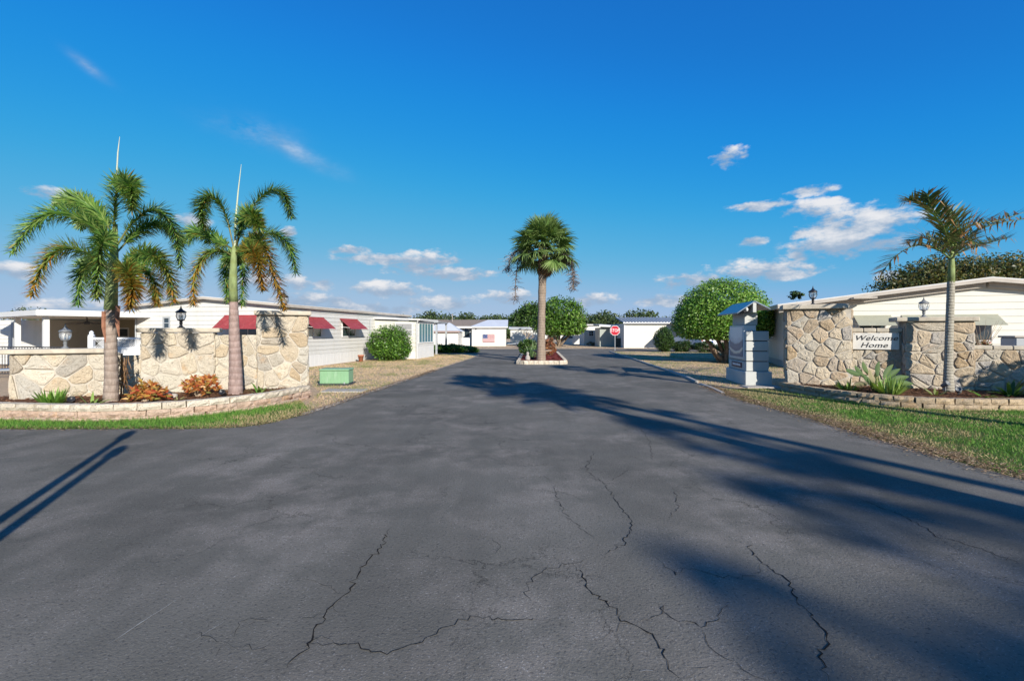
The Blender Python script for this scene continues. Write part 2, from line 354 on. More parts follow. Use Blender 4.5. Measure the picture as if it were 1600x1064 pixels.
def trunkmat(name, c, ring, rs=9.0):
    m = MT(name, .9, .15); z = m.node('ShaderNodeTexWave', wave_type='BANDS', bands_direction='Z'); z.inputs['Scale'].default_value = rs; z.inputs['Distortion'].default_value = 2.0; z.inputs['Detail'].default_value = 3; z.inputs['Detail Scale'].default_value = 2
    m.L.new(m.src, z.inputs['Vector']); n = m.noise(14, 6, .7, sc=(1,1,.35))
    k = m.ramp(n, [(.3, scl(c, .6)), (.6, c), (.8, scl(c, 1.25))]); k = m.mix(m.ramp(z.outputs[1], [(.75, 0.0), (.97, .6)]), k, ring)
    m.color(k); m.bump(m.math('ADD', n, m.math('MULTIPLY', z.outputs[1], -.6)), .6, .03); return m.m
TR_FOX = trunkmat('foxtail_trunk', (.33,.265,.22), (.20,.15,.12), 2.2)
TR_FOX2 = trunkmat('foxtail_trunk_b', (.34,.25,.225), (.22,.15,.13), 2.2)
TR_SHAFT = trunkmat('crownshaft', (.24,.30,.13), (.20,.24,.09), 1.0)
TR_SAB = trunkmat('sabal_trunk', (.30,.24,.19), (.16,.11,.075), 4.0)
TR_GREY = trunkmat('grey_palm_trunk', (.36,.335,.28), (.22,.20,.16), 4.5)
BARK = trunkmat('bark', (.24,.18,.13), (.12,.09,.06), 1.0)
BARKR = paint('dead_sheath', (.28,.13,.08), .9, .3, 10, .6)
# ================================================================ the setting
def sheet(name, poly, z, mat, sub=None):
    me = bpy.data.meshes.new(name); me.from_pydata([(p[0], p[1], z) for p in poly], [], [tuple(range(len(poly)))]); me.materials.append(mat)
    return tag(link(name, me), kind='structure')
def smooth_path(pts, it=2, closed=False):
    for _ in range(it):
        q = [] if closed else [pts[0]]
        n = len(pts)
        for i in range(n if closed else n-1):
            a, b = pts[i], pts[(i+1) % n]; q += [tuple(a[k]*.75+b[k]*.25 for k in range(len(a))), tuple(a[k]*.25+b[k]*.75 for k in range(len(a)))]
        if not closed: q.append(pts[-1])
        pts = q
    return pts
def rough_path(pts, step=.12, amp=.035, seed=1):
    r = random.Random(seed); o = []; ph = [r.uniform(0, 6.28) for _ in range(6)]; s = 0
    for a, b in zip(pts, pts[1:]):
        a, b = Vector(a), Vector(b); L = (b-a).length; n = max(1, int(L/step)); t = nrm((b-a).to_3d()); pn = Vector((-t.y, t.x))
        for i in range(n):
            p = a+(b-a)*(i/n); s += L/n
            w = amp*(math.sin(s*2.1+ph[0])+.6*math.sin(s*5.3+ph[1])+.5*math.sin(s*11.7+ph[2])+r.uniform(-.5, .5))
            o.append((p.x+pn.x*w, p.y+pn.y*w))
    o.append(tuple(pts[-1])); return o
sheet('ground', [(-600,-300),(600,-300),(600,1500),(-600,1500)], 0.0, DRYLAWN)
L_EDGE = [(-4.95,7.86),(-4.3,8.1),(-3.97,8.8),(-3.78,11),(-3.6,13.6),(-3.2,18),(-2.97,22.4),(-2.5,27),(-2.25,31),(-2.15,32.8)]
L_EDGE = rough_path(smooth_path([(-9,7.84),(-6.4,7.84)]+L_EDGE), .15, .018, 3)
L_TURN = smooth_path([(-2.15,32.8),(-2.3,34.2),(-3.4,35.2),(-9,35.8),(-90,38)])
R_EDGE = [(7.55,37.7),(7.0,30),(6.35,22),(5.95,17),(5.55,13.9),(5.25,11.3),(5.42,9.15),(5.36,6.75),(5.45,5.1),(5.9,3.2),(7.2,1.6),(10,.9)]
R_EDGE = rough_path(smooth_path(R_EDGE), .15, .022, 5)
road = sheet('road', [(-90,7.7),(-30,7.9)]+L_EDGE+L_TURN+[(-90,44)]+[(-8,43),(6,44.2),(90,47)]+[(90,40.6),(12,39.2),(8.6,38.9)]+R_EDGE+[(90,.6),(90,-14),(-90,-14)], 0.02, ASPH)
# cracks in the asphalt: ragged dark slots in the seal coat
CRACKM = MT('crack_filler', .95, .05).color((.018,.017,.017)).m
SCRATCH = MT('scratch_grey', .9, .1).color((.30,.30,.29)).m
def ribbon(pxs, w, name, mat, z=.0235, jit=.022, seed=0, taper=True):
    r = random.Random(seed); pts = [G(*p, z) for p in pxs]; o = []
    for a, b in zip(pts, pts[1:]):
        n = max(2, int((b-a).length/.03))
        for i in range(n):
            p = a+(b-a)*(i/n); k = 0 if i == 0 else 1
            o.append(p+Vector((r.gauss(0, jit)*k, r.gauss(0, jit)*k, 0))*.6)
    o.append(pts[-1]); V = []; m = len(o)
    for i, p in enumerate(o):
        t = nrm(o[min(i+1, m-1)]-o[max(i-1, 0)]); s = Vector((-t.y, t.x, 0)); e = min(1, i/6+.15, (m-1-i)/6+.15) if taper else 1
        ww = w*e*r.uniform(.35, 1.5)*.5; V += [p+s*ww, p-s*ww]
    me = bpy.data.meshes.new(name); me.from_pydata([tuple(v) for v in V], [], [(2*i, 2*i+1, 2*i+3, 2*i+2) for i in range(m-1)]); me.materials.append(mat)
    return link(name, me, road)
cr = [[(610,825),(590,860),(565,885),(545,925),(520,945),(495,975),(480,1005),(450,1042)],[(480,1003),(540,1005),(580,1018),(605,1022),(650,1005),(690,980),(735,962),(800,968),(870,965)],
 [(865,755),(875,785),(890,810),(915,830),(930,840)],[(928,705),(915,735),(945,755),(965,785),(985,810),(988,820),(975,845),(938,872)],[(920,872),(890,880),(850,890),(822,910),(822,930),(835,945)],
 [(895,880),(915,905),(915,915),(935,935),(965,950),(970,970),(990,975),(1020,990),(1035,1020),(1045,1045),(1058,1066)],[(1170,845),(1175,860),(1190,880),(1230,905),(1245,940),(1270,960),(1290,985),(1285,1020),(1295,1066)],
 [(1230,908),(1245,902),(1268,902)],[(1020,870),(1050,890),(1056,898),(1080,888),(1100,893),(1130,902),(1150,902),(1198,900)],[(995,972),(1035,958),(1037,945),(1050,965),(1085,972),(1095,980),(1115,970),(1125,965),(1128,950),(1140,942)],
 [(1335,775),(1370,790),(1410,805),(1450,825),(1462,838),(1500,846),(1540,860),(1600,882)],[(358,1000),(368,985),(372,972),(390,965),(428,969)],[(360,1008),(375,1010),(410,1012),(422,1005)],[(1097,978),(1103,1000),(1118,1018),(1160,1045),(1200,1066)],
 [(1020,720),(1015,690),(1000,668)],[(1050,760),(1062,790),(1045,810)],[(770,840),(782,855),(768,865)],[(1500,900),(1450,880),(1420,870)],[(460,966),(490,964),(500,958)]]
CW = [.008,.0045,.004,.005,.004,.0065,.0065,.0035,.004,.004,.005,.005,.004,.0035]; rb = random.Random(77)
for i, c in enumerate(cr):
    ribbon(c, CW[i] if i < 14 else .0035, 'crack', CRACKM, seed=i)
    for k in range(len(c)//4):            # finer side cracks leaving the main ones
        x, y = rb.choice(c); sg = rb.choice((-1, 1)); pl = [(x, y)]
        for q in range(rb.randrange(2, 5)): x += sg*rb.uniform(6, 26); y += rb.uniform(-14, 16); pl.append((x, y))
        if min(p[1] for p in pl) > 660: ribbon(pl, .0026, 'crack', CRACKM, seed=100+10*i+k)
for i, c in enumerate([[(170,1005),(220,972),(277,936)],[(298,1003),(352,969)],[(581,720),(591,714)],[(548,733),(554,730)]]): ribbon(c, .006, 'scratch', SCRATCH, seed=40+i, jit=.004)
ribbon([(1000,1048),(1020,1047)], .012, 'scratch', SCRATCH, seed=60, jit=.005)
# concrete edging along the left side of the drive and the kerb on the right
def kerb(name, path, w, h, mat, z0=0.0):
    mb = MB(); n = len(path); V = []
    for i, p in enumerate(path):
        t = nrm(Vector((path[min(i+1, n-1)][0]-path[max(i-1, 0)][0], path[min(i+1, n-1)][1]-path[max(i-1, 0)][1], 0))); s = Vector((-t.y, t.x, 0)); c = Vector((p[0], p[1], 0))
        for (o, z) in ((-w/2, z0), (-w/2, h-.02), (-w/2+.02, h), (w/2-.02, h), (w/2, h-.02), (w/2, z0)): q = c+s*o; V.append((q.x, q.y, z))
    Fc = [(i*6+k, i*6+k+1, (i+1)*6+k+1, (i+1)*6+k) for i in range(n-1) for k in range(5)]+[tuple(range(6)), tuple((n-1)*6+k for k in range(5, -1, -1))]
    mb.add(V, Fc); return tag(mb.build(name, mat), kind='structure')
kerb('edging_strip', smooth_path([(-4.02,9.3),(-3.86,11),(-3.68,13.6),(-3.45,16)]), .085, .026, CONC)
kerb('drive_kerb', smooth_path([(7.62,37.6),(7.08,30),(6.43,22),(6.03,17),(5.72,15.0)]), .12, .085, CONC)
kerb('drive_kerb', smooth_path([(5.70,14.6),(5.62,13.6),(5.42,12.4)]), .12, .04, CONC)
kerb('yard_edging', smooth_path([(8.2,27.6),(10.5,26.0),(12.5,24.9)]), .12, .06, CONC)
# verges
lb = [(-30,7.95)]+[p for p in L_EDGE if p[1] < 9.6]
STRIP_POLY = lb+[(-4.55,10.6),(-5.0,11.4),(-6.5,8.95),(-9.3,8.9),(-30,9.6)]
sheet('grass_strip', STRIP_POLY, .006, STRIP)
re_ = [p for p in R_EDGE if 2.4 < p[1] < 13.5]
VERGE_POLY = re_+[(12,2.2),(16,5),(16,10),(10.4,9.7),(8.2,10.2),(7.4,12.8),(7.2,13.6)]
sheet('grass_verge', VERGE_POLY, .006, VERGE)
# grass blades
def inpoly(poly, x, y):
    c = np.zeros(len(x), bool); n = len(poly); j = n-1
    for i in range(n):
        xi, yi = poly[i][0], poly[i][1]; xj, yj = poly[j][0], poly[j][1]
        k = ((yi > y) != (yj > y)) & (x < (xj-xi)*(y-yi)/((yj-yi) if abs(yj-yi) > 1e-9 else 1e-9)+xi); c ^= k; j = i
    return c
def vnoise(x, y, s, seed):
    r = np.random.default_rng(seed); T = r.random((64, 64)); x = x*s; y = y*s; xi = np.floor(x).astype(int); yi = np.floor(y).astype(int); fx = x-xi; fy = y-yi
    fx = fx*fx*(3-2*fx); fy = fy*fy*(3-2*fy); g = lambda a, b: T[a % 64, b % 64]
    return (g(xi, yi)*(1-fx)+g(xi+1, yi)*fx)*(1-fy)+(g(xi, yi+1)*(1-fx)+g(xi+1, yi+1)*fx)*fy
def grass(name, label, poly, box, n, h, cols, dry, seed, drybias=.5, z=.004, w=.007, inframe=True, edge=None):
    r = np.random.default_rng(seed); x = r.uniform(box[0], box[1], n); y = r.uniform(box[2], box[3], n); k = inpoly(poly, x, y)
    if inframe: k &= np.abs(x) < 1.12*y+.3
    x, y = x[k], y[k]; n = len(x)
    nz = .6*vnoise(x, y, .9, seed+1)+.4*vnoise(x, y, 3.5, seed+2)
    if edge is not None: nz = nz-edge(x, y)
    isdry = (nz+r.normal(0, .12, n)) < drybias
    keep = r.random(n) < np.where(isdry, .75, 1.0); x, y, isdry, nz = x[keep], y[keep], isdry[keep], nz[keep]; n = len(x)
    a = r.uniform(0, 2*np.pi, n); H = h*r.uniform(.5, 1.25, n)*np.where(isdry, .65, 1.0); lean = r.uniform(.15, 1.1, n)*H; la = r.uniform(0, 2*np.pi, n); W2 = w*r.uniform(.6, 1.3, n)*.5
    bx, by = np.cos(a)*W2, np.sin(a)*W2; tx, ty = np.cos(la)*lean, np.sin(la)*lean
    V = np.empty((n, 3, 3), np.float32); V[:, 0] = np.stack([x-bx, y-by, np.full(n, z)], 1); V[:, 1] = np.stack([x+bx, y+by, np.full(n, z)], 1); V[:, 2] = np.stack([x+tx, y+ty, z+H], 1)
    cg = np.array(cols); cdry = np.array(dry); ci = np.where(isdry[:, None], cdry[r.integers(0, len(cdry), n)], cg[r.integers(0, len(cg), n)])*r.uniform(.75, 1.25, (n, 1))
    C = np.repeat(ci[:, None], 3, 1).reshape(-1, 3)
    me = np_mesh(name, V.reshape(-1, 3), np.arange(3*n).reshape(-1, 3), C, BLADE); return tag(link(name, me), label, 'grass', kind='stuff')
GR = [(.075,.20,.022),(.10,.25,.03),(.14,.28,.045),(.18,.27,.055),(.065,.16,.025)]; DG = [(.42,.31,.17),(.50,.38,.22),(.33,.24,.13),(.38,.35,.16)]
STRIP_SH = [(p[0], p[1]+.03) for p in STRIP_POLY]
grass('grass_blades', 'short bright green grass along the front of the left planter', STRIP_POLY, (-12,-3.6,7.7,11.6), 52000, .085, GR, DG, 11, drybias=.22, edge=lambda x, y: np.clip((x+6.2)*.32, -.1, .6))
grass('grass_blades', 'patchy green and straw coloured grass of the right verge', VERGE_POLY, (5.0,14,3.2,13.6), 120000, .05, GR, DG, 12, drybias=.47, w=.009, edge=lambda x, y: np.clip((6.5-x)*.5, 0, .6))
DL = [(-3.95,9),(-3.75,13.6),(-3.1,22.4),(-2.4,31),(-3.2,33.5),(-5,34),(-9.3,20.6),(-5.0,12.6),(-4.5,10.6)]
grass('grass_blades', 'dry straw coloured lawn beside the long white home', DL, (-9.5,-2.2,9,34), 90000, .06, [(.16,.20,.06),(.24,.24,.09)], [(.60,.44,.27),(.66,.50,.32),(.52,.37,.22),(.45,.33,.18)], 13, drybias=.64, w=.012)
DR = [(5.8,14),(6.3,20),(7.2,30),(7.7,37.5),(16,38),(13.4,24),(9,14.2)]
grass('grass_blades', 'thin dry lawn behind the right hand stone wall', DR, (5.6,16,13.6,38), 60000, .055, [(.12,.18,.05),(.2,.22,.08)], [(.56,.41,.25),(.62,.46,.29),(.48,.35,.20)], 14, drybias=.55, w=.013)
# dead leaves and clippings along the edges of the asphalt
def litter(name, label, edge, n, spread, bias, seed, cols, zz=.021):
    r = np.random.default_rng(seed); E = np.array(edge); i = r.integers(0, len(E)-1, n); t = r.random((n, 1)); p = E[i]+(E[i+1]-E[i])*t; d = E[i+1]-E[i]; d /= np.linalg.norm(d, axis=1, keepdims=True)+1e-9; q = np.stack([-d[:, 1], d[:, 0]], 1); p = p+q*(r.normal(bias, spread, (n, 1)))
    a = r.uniform(0, 6.28, n); l = r.uniform(.008, .03, n); w = l*r.uniform(.15, .6, n); ux, uy = np.cos(a)*l, np.sin(a)*l; vx, vy = -np.sin(a)*w, np.cos(a)*w; z0 = zz+r.uniform(.003, .016, n); k = r.uniform(-.5, .5, n)*l
    V = np.stack([np.stack([p[:, 0]-ux, p[:, 1]-uy, z0-k*.4], 1), np.stack([p[:, 0]+vx, p[:, 1]+vy, z0+.004], 1), np.stack([p[:, 0]+ux, p[:, 1]+uy, z0+k*.4+.003], 1), np.stack([p[:, 0]-vx, p[:, 1]-vy, z0+.004], 1)], 1).reshape(-1, 3); C = np.repeat(np.array(cols)[r.integers(0, len(cols), n)]*r.uniform(.6, 1.3, (n, 1)), 4, 0)
    return tag(link(name, np_mesh(name, V, np.arange(4*n).reshape(-1, 4), C, CHIP)), label, 'leaf litter', kind='stuff')
LC = [(.30,.19,.10),(.40,.28,.16),(.20,.12,.07),(.50,.36,.22),(.14,.09,.06)]
litter('leaf_litter', 'brown leaves and dead grass along the right edge of the asphalt', [p for p in R_EDGE if 3 < p[1] < 14], 15000, .16, .16, 71, LC); litter('leaf_litter', 'dry clippings along the left edge of the asphalt', [p for p in L_EDGE if 7 < p[1] < 20], 6000, .09, .06, 72, LC)
# raised planting beds
LK = [(-13.0,9.6),(-11.0,9.05),(-9.34,8.80),(-7.7,8.57),(-6.43,8.82),(-5.66,9.5),(-5.18,10.3),(-4.93,11.6)]
RK = [(7.32,12.95),(7.45,11.8),(7.77,10.83),(8.2,10.28),(8.8,9.92),(10.36,9.80),(12.0,10.1),(14.0,10.6)]
LKs, RKs = smooth_path(LK), smooth_path(RK)
def bed(name, poly, z, mat, seed):
    r = random.Random(seed); mb = MB(); mb.prism(poly, 0.0, z); o = mb.build(name, mat); return tag(o, kind='structure')
bed('planting_bed', [(p[0]*.99, p[1]+.06) for p in LKs]+[(-5.3,12.4),(-13,9.75)], .2, SOIL, 1)
bed('planting_bed', [(p[0]+.03, p[1]+.06) for p in RKs]+[(14.2,10.8),(7.62,13.3)], .17, SOIL, 2)
def chips(name, label, poly, box, n, z, cols, seed, s=.03):
    r = np.random.default_rng(seed); x = r.uniform(box[0], box[1], n); y = r.uniform(box[2], box[3], n); k = inpoly(poly, x, y); x, y = x[k], y[k]; n = len(x)
    a = r.uniform(0, 6.28, n); l = s*r.uniform(.4, 1.5, n); w = s*.35; t = r.uniform(-.5, .5, n)*l; zz = z+r.uniform(.004, .022, n)
    ux, uy = np.cos(a)*l, np.sin(a)*l; vx, vy = -np.sin(a)*w, np.cos(a)*w
    V = np.stack([np.stack([x-ux-vx, y-uy-vy, zz-t*.5], 1), np.stack([x+ux-vx, y+uy-vy, zz+t*.5], 1), np.stack([x+ux+vx, y+uy+vy, zz+t*.5+.006], 1), np.stack([x-ux+vx, y-uy+vy, zz-t*.5+.006], 1)], 1).reshape(-1, 3)
    C = np.repeat(np.array(cols)[r.integers(0, len(cols), n)]*r.uniform(.6, 1.3, (n, 1)), 4, 0)
    return tag(link(name, np_mesh(name, V, np.arange(4*n).reshape(-1, 4), C, CHIP)), label, 'mulch', kind='stuff')
MC = [(.20,.10,.055),(.14,.065,.035),(.27,.15,.085),(.09,.045,.03)]
chips('mulch_chips', 'brown wood mulch in the left planter', LKs+[(-5.3,12.4),(-12,10.1)], (-11.5,-5,8.7,12.4), 5000, .2, MC, 21)
chips('mulch_chips', 'dark wood mulch in the right planter', RKs+[(14,11),(7.6,13.3)], (7.3,14,9.8,13.4), 5000, .17, [scl(c, .7) for c in MC], 22)
# kerb blocks of the planters: rough split blocks laid in courses
def block_mesh(name, L, D, H, mat, seed):
    r = random.Random(seed); mb = MB(); nx = 5; V = []; Fc = []
    # split face in front (y negative), flat sides
    for j, z in enumerate((0, H*.5, H)):
        for i in range(nx):
            x = -L/2+L*i/(nx-1); e = 0 if 0 < i < nx-1 and j == 1 else .02
            V.append((x+(r.uniform(-.01, .01) if 0 < i < nx-1 else 0), -D/2+e+r.uniform(-.016, .012), z+(r.uniform(-.008, .006) if j else 0)))
    for i in range(nx): V.append((-L/2+L*i/(nx-1), D/2, 0))
    for i in range(nx): V.append((-L/2+L*i/(nx-1), D/2, H+r.uniform(-.006, .004)))
    for j in range(2):
        for i in range(nx-1): Fc.append((j*nx+i, j*nx+i+1, (j+1)*nx+i+1, (j+1)*nx+i))
    b0, b1 = 3*nx, 4*nx
    for i in range(nx-1): Fc += [(2*nx+i, 2*nx+i+1, b1+i+1, b1+i), (b0+i, b1+i, b1+i+1, b0+i+1), (i+1, i, b0+i, b0+i+1)]
    Fc += [(0, nx, 2*nx, b1, b0), (nx-1, b0+nx-1, b1+nx-1, 3*nx-1, 2*nx-1)]
    mb.add(V, Fc); return mb.mesh(name, mat)
def walk(path, step, off):
    out = []; acc = off; P0 = [Vector(p) for p in path]
    for a, b in zip(P0, P0[1:]):
        L = (b-a).length; s = acc
        while s < L: out.append((a+(b-a)*(s/L), math.atan2((b-a).y, (b-a).x))); s += step
        acc = s-L
    return out
def planter_kerb(label, path, courses, L, D, group_name, flip=False):
    root = thing('planter_kerb', label, 'kerb', (path[0][0], path[0][1], 0)); base = Vector((path[0][0], path[0][1], 0))
    for ci, (z, H, mat, inset, off) in enumerate(courses):
        ms = [block_mesh('kerb_block', L-.008, D, H-.006, mat, 100*ci+k) for k in range(6)]
        for k, (p, a) in enumerate(walk(path, L, off)):
            r = random.Random(k*7+ci); o = link('kerb_block', ms[r.randrange(6)], root, (p.x-base.x+r.uniform(-.012, .012)-math.sin(a)*inset, p.y-base.y+r.uniform(-.012, .012)+math.cos(a)*inset, z), (0, 0, a+r.uniform(-.03, .03)))
    return root
planter_kerb('curved low kerb of pale blocks on pinkish blocks round the left planter', LKs, [(0, .075, BLOCK_B, .0, .0), (.07, .115, BLOCK_B, .03, .17), (.183, .125, BLOCK_T, .02, .05)], .36, .2, 'a')
planter_kerb('curved low kerb of rough brown blocks round the right planter', RKs, [(0, .115, BLOCK_R, .0, .12), (.115, .12, BLOCK_R, .03, .0)], .33, .22, 'b')
# ================================================================ stone walls
def clip(poly, nx, ny, d):            # keep nx*x+ny*y <= d
    o = []
    for i in range(len(poly)):
        a, b = poly[i], poly[(i+1) % len(poly)]; fa = nx*a[0]+ny*a[1]-d; fb = nx*b[0]+ny*b[1]-d
        if fa <= 0: o.append(a)
        if (fa < 0 < fb) or (fb < 0 < fa): t = fa/(fa-fb); o.append((a[0]+(b[0]-a[0])*t, a[1]+(b[1]-a[1])*t))
    return o
def stones(root, ox, oy, ang, w, h, size, seed, mat, gap=.013, proud=.021, z0=0.0):
    """irregular stones covering a face; the face starts at local (ox, oy) and runs along ang"""
    r = random.Random(seed); nx = max(1, round(w/size)); nz = max(1, round(h/(size*.8))); pts = []
    for j in range(nz):
        for i in range(nx+(j % 2)):
            if r.random() < .12: continue
            pts.append(((i+.5-(j % 2)*.5+r.uniform(-.42, .42))*w/nx, (j+.5+r.uniform(-.42, .42))*h/nz))
            if r.random() < .16: pts.append(((i+r.uniform(0, 1))*w/nx, (j+r.uniform(0, 1))*h/nz))
    ca, sa = math.cos(ang), math.sin(ang)
    for k, p in enumerate(pts):
        if not (-.1 < p[0] < w+.1): continue
        poly = [(0, 0), (w, 0), (w, h), (0, h)]
        for q in pts:
            if q is p: continue
            dx, dz = q[0]-p[0], q[1]-p[1]; l = math.hypot(dx, dz)
            if l < 1e-6 or l > 3*size: continue
            poly = clip(poly, dx/l, dz/l, (dx*(p[0]+q[0])+dz*(p[1]+q[1]))/2/l-gap/2-r.uniform(0, .004))
            if len(poly) < 3: break
        if len(poly) < 3: continue
        A = abs(sum(poly[i][0]*poly[(i+1) % len(poly)][1]-poly[(i+1) % len(poly)][0]*poly[i][1] for i in range(len(poly))))/2
        if A < .004: continue
        q = []
        for i in range(len(poly)):            # cut corners, ragged edges
            a, b = poly[i], poly[(i+1) % len(poly)]
            for t in (.14, .5, .86):
                if t == .5 and math.hypot(a[0]-b[0], a[1]-b[1]) < .12: continue
                q.append((a[0]+(b[0]-a[0])*t, a[1]+(b[1]-a[1])*t))
        cx = sum(a[0] for a in q)/len(q); cz = sum(a[1] for a in q)/len(q)
        q = [(cx+(a[0]-cx)*(1-r.uniform(0, .045)), cz+(a[1]-cz)*(1-r.uniform(0, .045))) for a in q]
        n = len(q); pr = proud*r.uniform(.55, 1.4); tx, tz = r.uniform(-.05, .05), r.uniform(-.05, .05); V = []
        for (s, d) in ((1.0, .03), (1.0, -pr*.35), (.86, -pr)):
            for a in q:
                u, z = cx+(a[0]-cx)*s, cz+(a[1]-cz)*s; dd = d+(0 if d > 0 else (u-cx)*tx+(z-cz)*tz+r.uniform(-.006, .006)); V.append((u, dd, z))
        for a in q: u, z = cx+(a[0]-cx)*.45, cz+(a[1]-cz)*.45; V.append((u, -pr*1.12+r.uniform(-.012, .008), z))
        V.append((cx, -pr*1.1, cz))
        Fc = [(l*n+i, l*n+(i+1) % n, (l+1)*n+(i+1) % n, (l+1)*n+i) for l in range(3) for i in range(n)]+[(3*n+i, 3*n+(i+1) % n, 4*n) for i in range(n)]
        me = bpy.data.meshes.new('stone'); me.from_pydata([(v[0]-cx, v[1], v[2]-cz) for v in V], [], Fc); me.materials.append(mat)
        link('stone', me, root, (ox+ca*cx, oy+sa*cx, z0+cz), (0, 0, ang))
def cap_slab(root, x0, x1, y0, y1, z0, z1, name='cap_stone', pieces=1, mat=None):
    for k in range(pieces):
        a = x0+(x1-x0)*k/pieces; b = x0+(x1-x0)*(k+1)/pieces
        MB().box(a+.004, b-.004, y0, y1, z0, z1, .018).build(name, mat or CAPM, root)
def section(root, x0, x1, y, th, h, size, seed, mat, ends='', cap=None, capm=None):
    MB().box(x0+.02, x1-.02, y+.010, y+th-.012, 0, h-.012).build('mortar_core', MORTAR, root)
    stones(root, x0, y, 0, x1-x0, h, size, seed, mat)
    if 'r' in ends: stones(root, x1, y+.01, math.pi/2, th-.02, h, size, seed+1, mat)
    if 'l' in ends: stones(root, x0, y+th-.01, -math.pi/2, th-.02, h, size, seed+2, mat)
    if cap: a, b, f, k, t, n = cap; cap_slab(root, a, b, y-f, y+th+k, h, h+t, pieces=n)
# left wall, local origin at its left end
WL = 5.75; angL = math.atan(.45); dL = Vector((math.cos(angL), math.sin(angL), 0)); B_ = Vector((-5.2, 12.3, 0)); oL = B_-dL*WL
wl = thing('stone_wall', 'pale limestone entrance wall rising in steps to a tall end pillar, behind two palms', 'wall', oL, angL)
section(wl, .10, 1.80, -.04, .45, 1.13, .33, 31, STONE, 'lr', (-.32, 1.68, .10, .06, .10, 1))
section(wl, 1.80, 2.31, .06, .32, 1.07, .27, 33, STONE)
section(wl, 2.31, 3.72, -.05, .45, 1.58, .36, 35, STONE, 'lr', (2.22, 3.84, .08, .06, .10, 1))
section(wl, 3.72, 4.62, .03, .35, 1.52, .34, 38, STONE)
section(wl, 4.62, 5.75, -.10, .55, 2.0, .36, 40, STONE, 'lr', (4.55, 5.84, .10, .1, .11, 1))
oR = Vector((7.6, 13.4, 0)); angR = -math.atan(.45); dR = Vector((math.cos(angR), math.sin(angR), 0))
wr = thing('stone_wall', 'brown limestone entrance wall with a hanging welcome sign between two pillars', 'wall', oR, angR)
section(wr, 0, 1.5, -.10, .6, 2.2, .36, 51, STONE_R, 'lr', (-.12, 1.42, .12, .1, .13, 1))
section(wr, 1.5, 2.63, .12, .35, 1.58, .30, 54, STONE_R, '', (1.5, 2.63, .03, .02, .11, 4))
section(wr, 2.63, 3.98, -.06, .5, 1.85, .34, 56, STONE_R, 'lr', (2.42, 4.05, .10, .08, .11, 1))
section(wr, 3.98, 6.9, .04, .4, 1.16, .34, 59, STONE_R, '', (3.98, 6.9, .02, .02, .10, 8))
SIGNM = paint('weathered_white_board', (.60,.58,.54), .7, .14, 4, .1, .2, (.38,.36,.33))
def text_mesh(name, body, size, ext, mat, shear=0.0, spacing=1.0):
    c = bpy.data.curves.new(name, 'FONT'); c.body = body; c.size = size; c.extrude = ext; c.shear = shear; c.align_x = 'CENTER'; c.align_y = 'CENTER'; c.space_character = spacing; c.resolution_u = 3
    t = bpy.data.objects.new(name, c); col.objects.link(t); dg = bpy.context.evaluated_depsgraph_get(); me = bpy.data.meshes.new_from_object(t.evaluated_get(dg)); bpy.data.objects.remove(t)
    me.name = name; me.materials.clear(); me.materials.append(mat); return me
ws = thing('welcome_sign', 'white board reading Welcome Home hung in the recess of the right stone wall', 'sign', oR+dR*1.54+Vector((0, 0, 1.15)), angR)
MB().box(0, 1.0, .055, .09, -.02, .41, .006).build('board', SIGNM, ws)
INK = MT('black_lettering', .6).color((.02,.02,.025)).m
me = text_mesh('lettering', 'Welcome', .225, .004, INK, .32, 1.05); link('lettering', me, ws, (.50, .05, .275), (R(90), 0, 0), (1.0, .82, 1))
me = text_mesh('lettering', 'Home', .225, .004, INK, .32, 1.05); link('lettering', me, ws, (.46, .05, .09), (R(90), 0, 0), (1.0, .82, 1))
for u in (.04, .96): MB().tube([(u, .045, .385), (u, .056, .385)], .008, 8).build('screw', DARKM, ws)
# lanterns
def lantern(label, loc, s=1.0, mat=BLACKM):
    t = thing('wall_lantern', label, 'lantern', loc, random.uniform(0, 1), 'lanterns on the stone walls')
    MB().lathe([(.085,0),(.085,.02),(.05,.035),(.035,.06),(.03,.10),(.045,.125),(.03,.15),(.05,.185),(.085,.20),(.085,.212)], 14).build('pedestal', mat, t, True)
    MB().lathe([(.07,.21),(.098,.25),(.112,.30),(.108,.35),(.09,.385)], 12).build('glass_globe', LGLASS, t, True)
    for k in range(6):
        q = k*math.pi/3; MB().tube([(math.cos(q)*r_, math.sin(q)*r_, z) for r_, z in ((.078,.21),(.106,.25),(.121,.30),(.117,.35),(.1,.39))], .006, 5).build('rib', mat, t)
    for dx in (-.03, .03): MB().lathe([(.012,.215),(.012,.27),(.018,.285),(.017,.31),(.005,.34)], 8, (dx, 0, 0)).build('bulb', TRIMW, t, True)
    MB().lathe([(.125,.385),(.13,.395),(.10,.43),(.05,.46),(.035,.48),(.03,.495),(.015,.505),(.02,.52),(.006,.56),(.002,.585)], 14).build('cap', mat, t, True)
    t.scale = (s*.9, s*.9, s*.93); return t
def onw(o, d, ang, x, y, z): n = Vector((-math.sin(ang), math.cos(ang), 0)); return o+d*x+n*y+Vector((0, 0, z))
GREYM = paint('grey_reflection_metal', (.16,.17,.18), .5, .2, 5, .05, .4)  # pale reflection on black lanterns painted as grey; also the grey of two spotlights
lantern('black lantern with its reflection painted grey on the low left end of the pale stone wall', onw(oL, dL, angL, .92, .17, 1.23), 1.0, GREYM)
lantern('black lantern on the middle step of the pale stone wall, between the palms', onw(oL, dL, angL, 3.02, .17, 1.68), 1.0)
lantern('black lantern on the tall pillar of the pale stone wall', onw(oL, dL, angL, 5.2, .2, 2.11), 1.0)
lantern('black lantern on the tallest pillar of the brown stone wall beside the tree', onw(oR, dR, angR, .66, .2, 2.33), .98)
